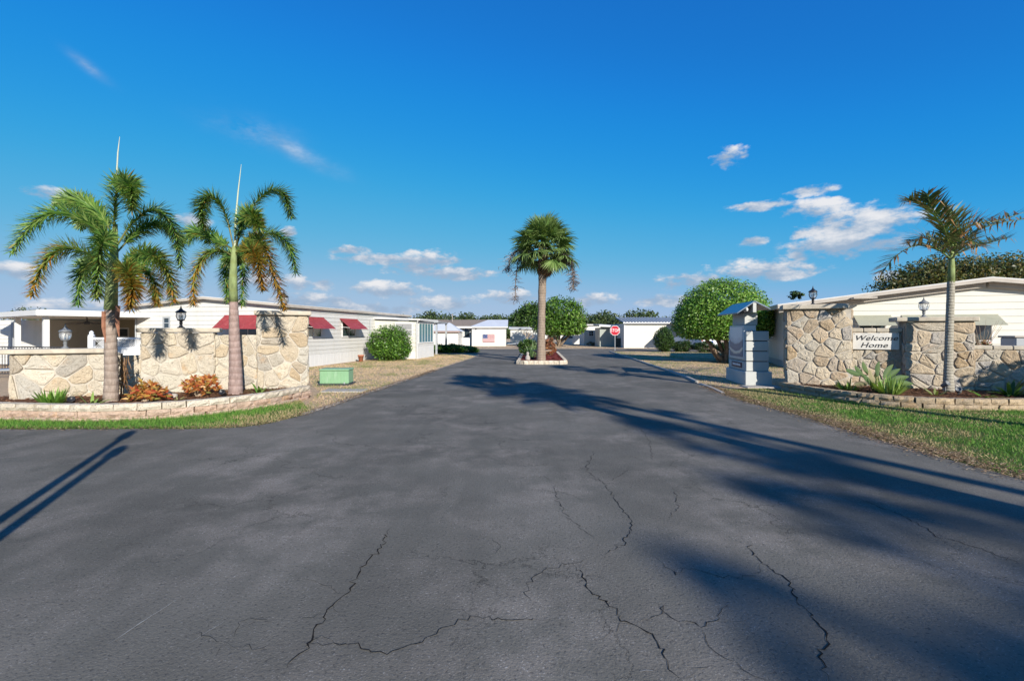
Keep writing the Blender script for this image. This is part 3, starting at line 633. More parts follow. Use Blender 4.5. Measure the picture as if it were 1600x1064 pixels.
lantern('black lantern with its reflection painted grey on the brown stone wall right of the welcome sign', onw(oR, dR, angR, 3.08, .2, 1.96), .98, GREYM)
# ================================================================ palms
def catmull(pts, n):
    pts = [Vector(p) for p in pts]; Q = [pts[0]*2-pts[1]]+pts+[pts[-1]*2-pts[-2]]; out = []; m = len(pts)-1
    for i in range(n+1):
        t = i/n*m; k = min(int(t), m-1); u = t-k; a, b, c, d = Q[k:k+4]
        out.append(.5*((2*b)+(c-a)*u+(2*a-5*b+4*c-d)*u*u+(3*b-a-3*c+d)*u**3))
    return out
def lerp3(a, b, t): return tuple(a[i]+(b[i]-a[i])*t for i in range(3))
def leaflet(mb, base, d, L, w, side, droop, c0, c1, segs=2):
    d = nrm(d); g = Vector((0, 0, -1)); pts = [base]; p = base.copy(); dd = d.copy()
    for i in range(segs): dd = nrm(dd+g*droop*(i+.5)/segs); p = p+dd*(L/segs); pts.append(p.copy())
    s = nrm(side); ws = [w*.35, w*.5] if segs == 2 else [w*.3, w*.55, w*.38]
    V = []; Cc = []
    for i in range(segs): V += [pts[i]-s*ws[i], pts[i]+s*ws[i]]; c = lerp3(c0, c1, i/segs); Cc += [c, c]
    V.append(pts[-1]); Cc.append(c1); b = len(mb.v); mb.v += [tuple(v) for v in V]; mb.c += Cc
    for i in range(segs-1): mb.f.append((b+2*i, b+2*i+1, b+2*i+3, b+2*i+2))
    mb.f.append((b+2*segs-2, b+2*segs-1, b+2*segs))
GREEN1 = [(.07,.17,.035),(.12,.24,.045),(.06,.14,.04),(.19,.30,.06),(.25,.35,.10)]; YEL = [(.36,.22,.03),(.30,.20,.05),(.42,.20,.03),(.20,.17,.04)]; ORG = [(.50,.17,.02),(.42,.13,.02),(.45,.25,.05)]
BRN = [(.23,.13,.06),(.30,.18,.09),(.16,.085,.045)]
RACH = (.16,.17,.06)
def foxtail_frond(parent, pts, age, seed, L=.34):
    r = random.Random(seed); n = 62; C = catmull(pts, n); mb = MB()
    mb.tube(C[::4]+([C[-1]] if n % 4 else []), [.020*(1-.85*i/(len(C[::4])+(1 if n % 4 else 0))) for i in range(len(C[::4])+(1 if n % 4 else 0))], 5, True, RACH)
    for i in range(9, n+1):
        t = i/n; T = nrm(C[min(i+1, n)]-C[max(i-1, 0)]); a = T.cross(Vector((0, 0, 1)))
        if a.length < .1: a = T.cross(Vector((1, 0, 0)))
        a.normalize(); b = T.cross(a); ll = L*min(1, .45+(t-.1)*2.2)*(1 if t < .75 else 1-(t-.75)*1.6)
        k0 = r.uniform(0, 6.28); m = 11
        for k in range(m):
            q = k0+2*math.pi*k/m+r.uniform(-.3, .3); rad = a*math.cos(q)+b*math.sin(q); d = rad*r.uniform(.8, 1.0)+T*r.uniform(.25, .7)
            old = age*(t*.9+.25)+r.gauss(0, .16)
            g = r.choice(GREEN1); c0 = g; c1 = g
            if old > .8: c0 = r.choice(YEL); c1 = r.choice(ORG+YEL)
            elif old > .58: c0 = g; c1 = r.choice(YEL)
            elif old > .44: c1 = lerp3(g, r.choice(YEL), .4)
            leaflet(mb, C[i], d, ll*r.uniform(.7, 1.1), .023, d.cross(rad+T*.3) if r.random() < .5 else d.cross(T), r.uniform(.0, .3), c0, c1)
    return mb.build('frond', LEAF, parent)
def pinnate_frond(parent, pts, age, seed, L=.42, n=52, w=.036, vup=.3):
    r = random.Random(seed); C = catmull(pts, n); mb = MB(); tp = C[::4]; tp = tp if n % 4 == 0 else tp+[C[-1]]
    mb.tube(tp, [.020*(1-.85*i/len(tp)) for i in range(len(tp))], 5, True, (.17,.22,.06))
    for i in range(6, n+1):
        t = i/n; T = nrm(C[min(i+1, n)]-C[max(i-1, 0)]); a = T.cross(Vector((0, 0, 1))); a = a.normalized() if a.length > .1 else Vector((1, 0, 0)); up = a.cross(T)
        ll = L*math.sin(math.pi*min(.97, .12+t*.80))**.6
        for s in (-1, 1):
            if r.random() < .08: continue
            d = a*s*r.uniform(.5, .9)+T*r.uniform(.5, 1.0)+up*(vup+r.uniform(-.25, .35)); old = age*(.5+t*.6)+r.gauss(0, .2)
            g = r.choice([(.06,.13,.035),(.08,.16,.045),(.05,.09,.035)]); c0 = g; c1 = lerp3(g, r.choice(BRN), .55)
            if old > .62: c0 = r.choice(BRN); c1 = r.choice(BRN+[(.42,.20,.08)])
            dr = r.uniform(0, .35)
            if r.random() < .12: dr = 2.2; c0 = r.choice([(.40,.24,.11),(.32,.17,.07)]); c1 = c0
            leaflet(mb, C[i], d, ll*r.uniform(.65, 1.1), w, d.cross(up), dr, c0, c1)
    return mb.build('frond', LEAF, parent)
def trunk_mesh(path, radii, mat, n=16, wob=.03, seed=0):
    r = random.Random(seed); m = 34; C = catmull(path, m); rr = []
    for i in range(m+1): t = i/m*(len(radii)-1); k = min(int(t), len(radii)-2); u = t-k; rr.append((radii[k]*(1-u)+radii[k+1]*u)*(1+(wob if i % 3 == 0 else -wob*.4)+r.uniform(-wob, wob)*.3))
    return MB().tube(C, rr, n)
class Palm:                              # crown drawn from pixel positions, set at their own distances
    def __init__(s, name, label, px, py, z, D): s.D = D; s.o = P(px, py, D); s.o.z = z; s.root = thing(name, label, 'palm tree', s.o)
    def pt(s, px, py, dy=0): return P(px, py, s.D+dy)-s.o
    def curve(s, pl): return [s.pt(*p) for p in pl]
p1 = Palm('foxtail_palm', 'tall bushy foxtail palm with grey trunk at the left end of the planter', 172, 625, .18, 9.7)
trunk_mesh(p1.curve([(173,630),(174,590),(173,540),(173,482)]), [.135,.115,.104,.098], TR_FOX).build('trunk', TR_FOX, p1.root, True)
MB().tube(p1.curve([(173,484),(175,440),(178,400),(180,350)]), [.115,.10,.075,.04], 12).build('crownshaft', TR_SHAFT, p1.root, True)
MB().tube(p1.curve([(181,340),(182,280),(184,240),(187,214)]), [.022,.016,.012,.004], 6).build('spear_leaf', paint('spear_pale', (.42,.46,.36)), p1.root)
f1 = [([(178,390,0),(140,350,-.1),(90,332,-.2),(48,352,-.3),(20,392,-.35)],.25),([(178,370,0),(155,335,.3),(120,312,.6),(92,318,.8)],.25),([(179,385,0),(179,330,-.15),(185,290,-.35),(203,290,-.6),(207,325,-.75)],.3),
 ([(182,385,0),(210,345,.2),(245,328,.4),(272,360,.5),(282,415,.5)],.2),([(176,425,0),(140,398,-.2),(100,388,-.35),(68,412,-.45),(50,460,-.5)],.78),([(174,430,0),(150,410,.3),(128,425,.5),(122,475,.55)],.2),
 ([(177,400,0),(168,370,-.4),(158,385,-.8),(152,430,-.95),(152,462,-1.0)],.35),([(184,425,0),(210,400,-.25),(240,400,-.4),(262,428,-.45),(272,470,-.45)],.62),([(182,435,0),(196,420,-.4),(206,445,-.7),(204,480,-.8)],.95),
 ([(182,395,0),(215,362,.5),(250,350,.9),(285,378,1.2)],.2),([(176,400,0),(150,350,.4),(140,330,.7),(125,352,1.0)],.2),([(183,430,0),(215,415,.4),(240,440,.6),(244,475,.7)],.75)]
for i, (c, a) in enumerate(f1): foxtail_frond(p1.root, p1.curve(c), a, 200+i, .33)
for i, (x, y) in enumerate([(163,487),(184,478)]): MB().tube(p1.curve([(x,y,-.08),(x-1,y+25,-.1),(x+2,y+48,-.1)]), [.05,.04,.01], 6).build('dead_sheath', BARKR, p1.root)
p2 = Palm('foxtail_palm', 'foxtail palm with orange frond and pink grey trunk near the pillar', 368, 613, .18, 10.9)
trunk_mesh(p2.curve([(368,617),(368,580),(366,520),(365,470)]), [.155,.135,.11,.085], TR_FOX2).build('trunk', TR_FOX2, p2.root, True)
MB().tube(p2.curve([(365,472),(364,440),(365,410),(366,385)]), [.09,.088,.07,.045], 12).build('crownshaft', TR_SHAFT, p2.root, True)
MB().tube(p2.curve([(367,395),(368,345),(372,300),(377,257)]), [.03,.022,.014,.004], 6).build('spear_leaf', paint('spear_pale_b', (.42,.47,.34)), p2.root)
f2 = [([(366,390,0),(352,335,-.1),(332,308,-.3),(316,320,-.5),(317,350,-.6)],.35),([(368,388,0),(388,335,.1),(415,302,.2),(442,302,.3),(455,338,.3)],.25),([(364,390,0),(338,375,.2),(305,362,.35),(278,385,.4)],.2),
 ([(369,392,0),(395,370,.2),(428,366,.35),(452,385,.4),(462,425,.4)],.2),([(364,400,0),(345,392,-.2),(320,400,-.35),(304,432,-.4),(302,475,-.4)],.82),([(369,398,0),(392,375,-.35),(412,385,-.55),(428,430,-.6),(444,482,-.6)],1.0),
 ([(366,405,0),(374,395,.5),(380,420,.8),(378,475,.9)],.3),([(366,405,0),(358,400,.5),(354,430,.8),(356,470,.9)],.3),([(368,388,0),(378,350,-.3),(392,335,-.6),(405,355,-.8)],.45),([(368,395,0),(388,390,-.5),(402,405,-.8),(410,450,-.9)],1.0)]
for i, (c, a) in enumerate(f2): foxtail_frond(p2.root, p2.curve(c), a, 240+i, .32)
p3 = Palm('feather_palm', 'slender frost-browned feather palm in front of the brown stone wall', 1484, 608, .15, 11.45)
trunk_mesh(p3.curve([(1482,612),(1482,570),(1484,500),(1486,440)]), [.115,.085,.078,.073], TR_GREY, wob=.02).build('trunk', TR_GREY, p3.root, True)
MB().tube(p3.curve([(1486,442),(1487,420),(1487,400),(1488,378)]), [.075,.065,.045,.02], 10).build('crownshaft', TR_SHAFT, p3.root, True)
f3 = [([(1486,405,0),(1462,388,-.1),(1430,384,-.25),(1400,400,-.35),(1378,425,-.4)],.75),([(1487,395,0),(1475,360,0),(1455,330,-.1),(1432,316,-.2),(1420,314,-.2)],.45),([(1488,400,0),(1505,375,.1),(1535,357,.3),(1570,347,.5),(1606,342,.6)],.7),
 ([(1489,395,0),(1500,365,-.2),(1525,350,-.4),(1560,345,-.5),(1606,330,-.5)],.75),([(1487,400,0),(1480,372,-.3),(1470,345,-.6),(1455,322,-.9),(1449,304,-1.0)],.55),([(1488,400,0),(1494,365,.4),(1492,340,.7),(1480,328,.9)],.6),([(1488,405,0),(1498,385,-.6),(1512,375,-1.0),(1530,385,-1.3)],.55),([(1486,402,0),(1470,385,.5),(1445,372,.9),(1420,380,1.2)],.6),([(1488,402,0),(1510,390,.6),(1545,380,1.0),(1575,372,1.2)],.5)]
for i, (c, a) in enumerate(f3): pinnate_frond(p3.root, p3.curve(c), a*.84, 280+i, .55)
# fan palm
def fan_mesh(seed, dead=False):
    r = random.Random(seed); mb = MB(); pl = .85; pet = [(0, 0, 0), (.3, 0, .06), (.6, 0, .07), (pl, 0, .03)]
    mb.tube(pet, [.022, .016, .013, .012], 4, True, (.13,.16,.05) if not dead else (.25,.17,.10)); n = 46
    for i in range(n):
        q = (i/(n-1)-.5)*R(250); cl = 1-abs(q)/R(125)*.25; L = r.uniform(.85, 1.02)*cl*.98; d = Vector((math.cos(q), math.sin(q), .12*math.cos(q*1.4)+r.uniform(-.04, .04)))
        b = Vector((pl, 0, .03)); c = r.choice([(.09,.18,.045),(.12,.24,.06),(.075,.15,.04),(.17,.28,.08)]) if not dead else r.choice(BRN); c1 = lerp3(c, (.26,.29,.12), .5) if not dead else r.choice(BRN)
        leaflet(mb, b, d, L, .062, Vector((-math.sin(q), math.cos(q), r.uniform(-.6, .6))), r.uniform(.25, .8) if not dead else 2.5, c, c1, 3)
    return mb.mesh('fan_leaf', LEAF)
FANS = [fan_mesh(k) for k in range(4)]; DEADF = [fan_mesh(9, True), fan_mesh(10, True)]
def fan_crown(root, z, n, seed, sc=1.0, xy=(0, 0), lo=-45):
    r = random.Random(seed)
    for k in range(n):
        t = k/n; el = R(86-t*(86-lo))+r.uniform(-.12, .12); az = k*2.39996+r.uniform(-.25, .25); s = sc*r.uniform(.85, 1.1)*(.82+.25*t)
        link('fan_leaf', FANS[r.randrange(4)], root, (xy[0]+math.cos(az)*.06, xy[1]+math.sin(az)*.06, z-.35*t), (r.uniform(-.35, .35), -el, az), (s, s, s))
p4 = thing('fan_palm', 'fan palm with round green crown standing in the kerbed island', 'palm tree', (1.44, 24.0, .16))
trunk_mesh([(0,0,-.1),(.01,0,1.4),(.05,0,3.2),(.10,0,4.9),(.12,0,5.3)], [.25,.20,.185,.195,.22,.18], TR_SAB, wob=.05).build('trunk', TR_SAB, p4, True)
rr = random.Random(5)
for k in range(34):                      # cut leaf bases just under the crown
    z = 4.55+k*.024; a = k*2.4; MB().tube([(.11+math.cos(a)*.17, math.sin(a)*.17, z), (.11+math.cos(a)*.27, math.sin(a)*.27, z+.16+rr.uniform(0, .1))], [.045, .022], 5).build('leaf_base', BARK if k % 3 else BARKR, p4)
fan_crown(p4, 5.75, 54, 3, 1.14, (.12, 0), -38)
def strand(seed, L, nn=130):
    r = random.Random(seed); mb = MB(); spine = [Vector((0, 0, 0)), Vector((.25, 0, .1)), Vector((.55, 0, -.2)), Vector((.65, 0, -L*.55)), Vector((.66, 0, -L))]; C = catmull(spine, 24); mb.tube(C, .009, 4, True, (.2,.15,.11))
    for k in range(nn):
        i = r.randrange(8, 25); p = C[i]; q = p+Vector((r.gauss(0, .09), r.gauss(0, .09), r.uniform(-.3, .05))); m = (p+q)/2+Vector((r.gauss(0, .05), r.gauss(0, .05), 0)); c = r.choice([(.20,.18,.18),(.26,.23,.22),(.15,.13,.13)]); mb.tube([p, m, q], [.009, .007, .004], 3, False, c)
    return mb.mesh('seed_strand', CHIP)
SS = [strand(1, 2.25), strand(2, 1.75), strand(3, 1.1)]
for (a, m, z, s, tl) in ((180, 0, 5.3, 2.1, 0), (174, 2, 5.6, 2.6, 0), (2, 1, 5.35, 2.3, 0), (-8, 1, 5.3, 2.2, 0)): link('seed_strand', SS[m], p4, (.12, 0, z), (0, 0, R(a)), (s, s, 1.0))
for k, (a, e) in enumerate(((10, -62), (200, -70), (325, -55), (120, -68))): link('dead_leaf', DEADF[k % 2], p4, (.12, 0, 5.2), (0, R(-e), R(a)), (.8, .8, .8))
# fan palms and a pole that stand out of view behind the camera and throw the long shadows on the drive
def shadow_palm(tipx, tipy, H, seed, label, r0=.17, n=24, sc=1.05):
    k = (H+1.5)/math.tan(R(SUN_EL)); b = Vector((tipx, tipy, 0))+SUN_DIR*k
    t = thing('fan_palm', label, 'palm tree', b, seed*.7, 'palms along the street behind the viewer')
    trunk_mesh([(0,0,-.1),(.05,0,H*.3),(-.03,.04,H*.65),(0,0,H)], [r0*1.2, r0, r0*.9, r0], TR_SAB, 10, .04, seed).build('trunk', TR_SAB, t, True)
    fan_crown(t, H+.4, n, seed, sc*.62, lo=-60); fan_crown(t, H-.6, n//2, seed+5, sc*.5, lo=-60); return t
shadow_palm(-1.6, 17.0, 7.2, 11, 'fan palm nearest the viewer on the right, out of view', .17, 30, 1.6)
shadow_palm(-.2, 15.6, 9.6, 17, 'tall fan palm beside the nearest one, out of view', .14, 18, .9)
shadow_palm(1.7, 9.7, 12.0, 12, 'second fan palm behind the viewer, out of view', .16, 18, 1.0)
shadow_palm(2.0, 6.2, 13.0, 13, 'third fan palm behind the viewer, out of view', .16, 18, 1.0)
shadow_palm(.75, 4.3, 13.5, 14, 'fourth fan palm behind the viewer, out of view', .18, 13, .9)
shadow_palm(2.0, 3.6, 14.5, 18, 'fifth fan palm behind the viewer, out of view', .2, 14, 1.0)
shadow_palm(1.6, 23.2, 6.4, 15, 'fan palm on the verge just right of view', .16)
POLEM = trunkmat('utility_pole_wood', (.20,.15,.11), (.15,.11,.08), .5)
def pole(px, py, H, r0, arm, label):
    tip = G(px, py); b = tip+SUN_DIR*(H/math.tan(R(SUN_EL))); t = thing('utility_pole', label, 'pole', (b.x, b.y, 0)); MB().tube([(0,0,-.3),(0,0,H*.5),(0,0,H)], [r0*1.25, r0*1.1, r0], 10).build('shaft', POLEM, t, True)
    if arm: MB().lathe([(.0,0),(.16,.02),(.18,.1),(.18,.62),(.1,.68),(.02,.7)], 12, (.28, .05, H-1.1)).build('transformer', TRIMG, t, True); MB().box(-.7, .7, -.05, .05, H-.4, H-.28).build('cross_arm', POLEM, t)
    return t
ps = thing('street_sign_posts', 'two slim posts of a street sign left of the viewer, out of view', 'sign post', (-2.9, 1.2, 0))
for (px, py, H) in ((203, 678, 3.1), (188, 703, 2.85)):
    tip = G(px, py); b = tip+SUN_DIR*(H/math.tan(R(SUN_EL))); b = b-Vector((-2.9, 1.2, 0)); MB().tube([(b.x, b.y, 0), (b.x, b.y, H)], .05, 10).build('post', POLEM, ps, True); MB().lathe([(.05,0),(.085,.03),(.085,.22),(.03,.3)], 10, (b.x, b.y, H-.2)).build('post_head', TRIMG, ps, True)
# ================================================================ leafy plants
def leaves(n, posfn, size, cols, seed, nb=.5, asp=.5):
    r = np.random.default_rng(seed); p, nr = posfn(r, n); n = len(p); d = r.normal(size=(n, 3)); d /= np.linalg.norm(d, axis=1, keepdims=True); nn = nr*nb+d*(1-nb)+np.array([0, 0, .15]); nn /= np.linalg.norm(nn, axis=1, keepdims=True)
    u = np.cross(nn, r.normal(size=(n, 3))); u /= np.linalg.norm(u, axis=1, keepdims=True); v = np.cross(nn, u); s = size*r.uniform(.6, 1.3, (n, 1)); u *= s; v *= s*asp
    V = np.stack([p-u, p-v+nn*s*.08, p+u-nn*s*.15, p+v+nn*s*.08], 1).reshape(-1, 3); f = 6.28*.16/max(size, .05); cl = np.sin(p[:, 0]*f+2*np.sin(p[:, 2]*f*.7+seed))*np.sin(p[:, 2]*f*.9+1.7*np.sin(p[:, 1]*f*.6))*.5+.5
    c = np.array(cols)[r.integers(0, len(cols), n)]*r.uniform(.75, 1.25, (n, 1))*(.76+.5*cl[:, None])*np.stack([1+.12*cl, 1+.05*cl, np.ones(n)], 1); C = np.repeat(c, 4, 0)
    return V, np.arange(4*n).reshape(-1, 4), C
def ell(lobes, shell=.55, bump=.12, flat=None):
    """leaf positions in a set of ellipsoid lobes (cx,cy,cz,rx,ry,rz), gathered in clumps near the surface"""
    def f(r, n):
        W = np.array([l[3]*l[4] for l in lobes]); k = r.choice(len(lobes), n, p=W/W.sum()); Lb = np.array(lobes)[k]; nc = max(40, n//45); cd_ = r.normal(size=(nc, 3)); cd_ /= np.linalg.norm(cd_, axis=1, keepdims=True); cr_ = r.uniform(1-bump*2, 1+bump, nc)
        ci = r.integers(0, nc, n); d = cd_[ci]+r.normal(size=(n, 3))*.13; d /= np.linalg.norm(d, axis=1, keepdims=True); rad = (shell+(1-shell)*r.random(n)**.45)*cr_[ci]; p = Lb[:, :3]+d*rad[:, None]*Lb[:, 3:]
        if flat is not None: m = p[:, 2] > flat+r.normal(0, .05, n); p, d = p[m], d[m]
        return p, d
    return f
def crown(name, parent, n, pos, size, cols, seed, nb=.5, asp=.5, mat=None): V, Fc, C = leaves(n, pos, size, cols, seed, nb, asp); return link(name, np_mesh(name, V, Fc, C, mat or LEAF), parent)
BRIGHT = [(.08,.20,.02),(.12,.26,.03),(.15,.29,.04),(.055,.15,.02),(.19,.31,.06)]; MIDG = [(.05,.11,.02),(.07,.14,.03),(.09,.17,.03),(.04,.085,.02)]; DARKG = [(.025,.06,.015),(.035,.08,.02),(.05,.09,.02),(.03,.05,.02)]; OAK = [(.05,.075,.02),(.09,.10,.03),(.035,.055,.02),(.15,.12,.04),(.12,.13,.05)]
def limbs(root, tips, r0, base_w=.12, seed=0, mat=None):
    r = random.Random(seed); mb = MB()
    for (x, y, z) in tips:
        b = Vector((r.uniform(-base_w, base_w), r.uniform(-base_w, base_w), -.05)); e = Vector((x, y, z)); m1 = b.lerp(e, .35)+Vector((r.gauss(0, .1), r.gauss(0, .1), 0)); m2 = b.lerp(e, .7)+Vector((r.gauss(0, .12), r.gauss(0, .12), 0)); q = r0*r.uniform(.7, 1.15); mb.tube(catmull([b, m1, m2, e], 9), [q*(1-.07*i) for i in range(10)], 7)
    return mb.build('trunk', mat or BARK, root, True)
t = thing('dome_tree', 'dome shaped tree on the verge just right of view', 'tree', (14.3, 6.6, 0)); limbs(t, [(-.6,0,1.2),(.5,.3,1.3),(0,-.5,1.4),(.2,.6,1.3)], .1, .15, 8)
crown('crown', t, 9000, ell([(0,0,1.9,1.5,1.5,1.15),(.8,-.6,1.5,1.2,1.2,.9)], .4, .12), .09, MIDG, 77)
t = thing('dome_tree', 'bright green tree clipped to a dome behind the sign pedestal', 'tree', (10.75, 24.6, 0))
limbs(t, [(-1.0,.2,1.9),(-.5,-.5,2.0),(.5,.3,2.1),(1.1,-.2,2.2),(.2,-.6,2.2),(-.2,.8,2.2),(-1.5,-.3,2.2)], .12, .22, 3)
crown('crown', t, 42000, ell([(0,0,2.45,2.3,2.2,1.85),(.95,-.2,2.05,1.55,1.5,1.2),(-.95,.1,2.1,1.6,1.6,1.3)], .6, .06, 1.22), .065, BRIGHT+[(.2,.32,.07)], 5, .5, .5)
t = thing('dome_tree', 'green tree clipped to a dome beyond the island palm', 'tree', (4.9, 51.5, 0))
limbs(t, [(-1.5,.2,1.8),(-.7,-.5,1.9),(.4,.3,2.0),(1.6,-.2,2.0),(.9,.5,2.0),(2.1,.3,2.0)], .13, .3, 4)
crown('crown', t, 17000, ell([(.25,0,3.0,2.75,2.5,2.5),(1.4,0,2.4,1.7,1.8,1.4),(-1.2,0,2.5,1.7,1.8,1.4)], .55, .1, 1.25), .14, [scl(c, .9) for c in BRIGHT+MIDG], 6, .45, .45)
t = thing('leafy_tree', 'darker spreading tree left of the dome tree beyond the island', 'tree', (2.0, 62, 0)); limbs(t, [(-.8,0,2.4),(.6,.2,2.6),(.1,.4,3)], .14, .2, 5)
crown('crown', t, 9000, ell([(-.9,0,3.0,1.7,1.5,1.2),(.8,0,3.9,2.2,1.8,1.5),(-.3,.3,3.5,1.6,1.6,1.3)], .3, .25), .17, DARKG+MIDG, 7, .4, .5)
def bare_tree(name, label, loc, h, seed, c=(.36,.29,.22), spread=.5, n0=5):
    r = random.Random(seed); t = thing(name, label, 'tree', loc); mb = MB()
    def br(p, d, L, q, lv):
        e = p+d*L; m = p.lerp(e, .5)+Vector((r.gauss(0, .06), r.gauss(0, .06), r.gauss(0, .04)))*L; mb.tube([p, m, e], [q, q*.8, q*.6], 5 if lv < 2 else 3, False, c)
        if lv < 4:
            for _ in range(3 if lv else n0): br(p.lerp(e, r.uniform(.55, 1)), nrm(d+Vector((r.gauss(0, spread), r.gauss(0, spread), r.uniform(-.1, .4)))), L*r.uniform(.55, .8), q*.58, lv+1)
    br(Vector((0, 0, -.05)), Vector((0, 0, 1)), h*.3, h*.022, 0); mb.build('trunk', CHIP, t); return t
bare_tree('bare_tree', 'leafless pale tree in front of the house beyond the island', (1.55, 50, 0), 3.0, 3, spread=.65)
bare_tree('bare_tree', 'leafless grey tree above the small white house', (9.0, 68, 0), 5.2, 8, (.42,.39,.35), .5)
t = thing('oak_tree', 'big dark oak with olive brown leaves behind the right hand house', 'tree', (35, 36, 0)); limbs(t, [(-4,0,4.2),(-1.5,.5,4.8),(2,.3,5),(4,0,4.5),(-6,0,3.6)], .22, .3, 9)
crown('crown', t, 52000, ell([(-5.0,0,4.7,2.6,2.4,1.7),(-2.6,0,5.6,2.6,2.4,1.6),(.4,0,5.3,2.8,2.6,1.8),(3.4,0,5.5,3,2.6,1.8),(-7.0,0,3.6,1.4,1.6,1.2)], .2, .3), .11, OAK, 9, .35, .55)
t = thing('distant_tree', 'small leafy tuft of a tree above the right hand roof line', 'tree', (26.5, 45, 0)); limbs(t, [(0,0,4.4)], .1, .02, 2); crown('crown', t, 900, ell([(0,0,5.0,.7,.7,.35)], .2, .3), .12, DARKG, 10)
# far woods
def woods(name, label, x0, x1, y, h, n, seed, var=.35):
    r = np.random.default_rng(seed); lobes = []; k = int((x1-x0)/2.3)
    for i in range(k): cx = x0+(x1-x0)*(i+r.random())/k; hh = h*r.uniform(1-var, 1+var*.5); lobes.append((cx, y+r.uniform(-6, 6), hh*.58, r.uniform(2, 4.2), 3, hh*.42))
    for i in range(k): lobes.append((x0+(x1-x0)*(i+r.random())/k, y+r.uniform(-4, 4), h*.25, 4, 3, h*.35))
    V, Fc, C = leaves(n, ell(lobes, .25, .16), .27, [(.05,.085,.03),(.07,.11,.04),(.09,.12,.05),(.04,.07,.03)], seed, .3, .6); return tag(link(name, np_mesh(name, V, Fc, C, LEAF)), label, 'woods', kind='stuff')
woods('woods', 'dark line of far woods behind the white houses left of the island', -34, 4, 108, 5.9, 52000, 31, .22)
woods('woods', 'far woods between the dome tree and the cream garage', 10, 27, 98, 5.4, 22000, 32, .22)
woods('woods', 'low far trees right of the cream garage', 33, 50, 100, 5.4, 10000, 33)
woods('woods', 'tiny far trees above the carport roof', -118, -86, 108, 6.6, 9000, 34, .4)
# shrubs
def shrub(name, label, loc, lobes, n, size, cols, seed, nb=.4, asp=.4, shell=.45, stems=8, cat='shrub', bump=.14, group=None):
    t = thing(name, label, cat, loc, 0, group); crown('foliage', t, n, ell(lobes, shell, bump, .03), size, cols, seed, nb, asp); r = random.Random(seed); mb = MB()
    for k in range(stems): l = lobes[k % len(lobes)]; mb.tube([(l[0]*.3+r.gauss(0, .05), l[1]*.3+r.gauss(0, .05), -.03), (l[0]*.6+r.gauss(0, .1), l[1]*.6, l[2]*.6), (l[0]+r.gauss(0, l[3]*.4), l[1]+r.gauss(0, l[4]*.4), l[2]+l[5]*.3)], [.016, .012, .006], 5, False)
    mb.build('stem', BARK, t); return t
t = shrub('rounded_bush', 'large rounded green bush against the cream porch', (-6.75, 26.7, 0), [(0,0,.95,1.2,1.0,.95),(.1,-.2,.6,1.1,.9,.6)], 15000, .062, BRIGHT[:4]+MIDG, 41)
mb = MB(); r = random.Random(9)
for k in range(120): a = r.uniform(0, 6.28); q = r.uniform(.2, 1.1); x, y = math.cos(a)*q, math.sin(a)*q*.8; z = .95+.9*math.sqrt(max(0, 1-(q/1.25)**2)); mb.tube([(x*.8, y*.8, z-.25), (x*1.15+r.gauss(0, .04), y*1.15, z+r.uniform(.05, .28))], [.010, .004], 3, False, (.09,.17,.04))
mb.build('shoot', LEAF, t)
shrub('low_hedge', 'low spreading green hedge in front of the small white building', (-4.4, 36.2, 0), [(-1.0,0,.25,.9,.8,.42),(0,0,.28,.9,.8,.42),(1.0,.1,.2,.9,.7,.36)], 7000, .085, MIDG+BRIGHT[:2], 42)
shrub('clipped_bush', 'dark bush clipped to a barrel shape beside the carport posts', (11.9, 38, 0), [(0,0,1.0,.8,.8,1.02),(.25,0,.8,.62,.7,.82)], 8000, .06, DARKG+MIDG[:2], 43, bump=.05)
for k, (x, y, w) in enumerate([(13.4,38.0,.9),(14.8,37.0,.9),(16.2,36,1.0)]): shrub('dark_hedge', ['section of dark hedge next to the barrel shaped bush','middle section of dark hedge in front of the white van','section of dark hedge nearest the dome tree'][k], (x, y, 0), [(0,0,.42,w,.6,.48)], 3500, .06, DARKG, 44+k, bump=.06, group='dark hedge under the carport')
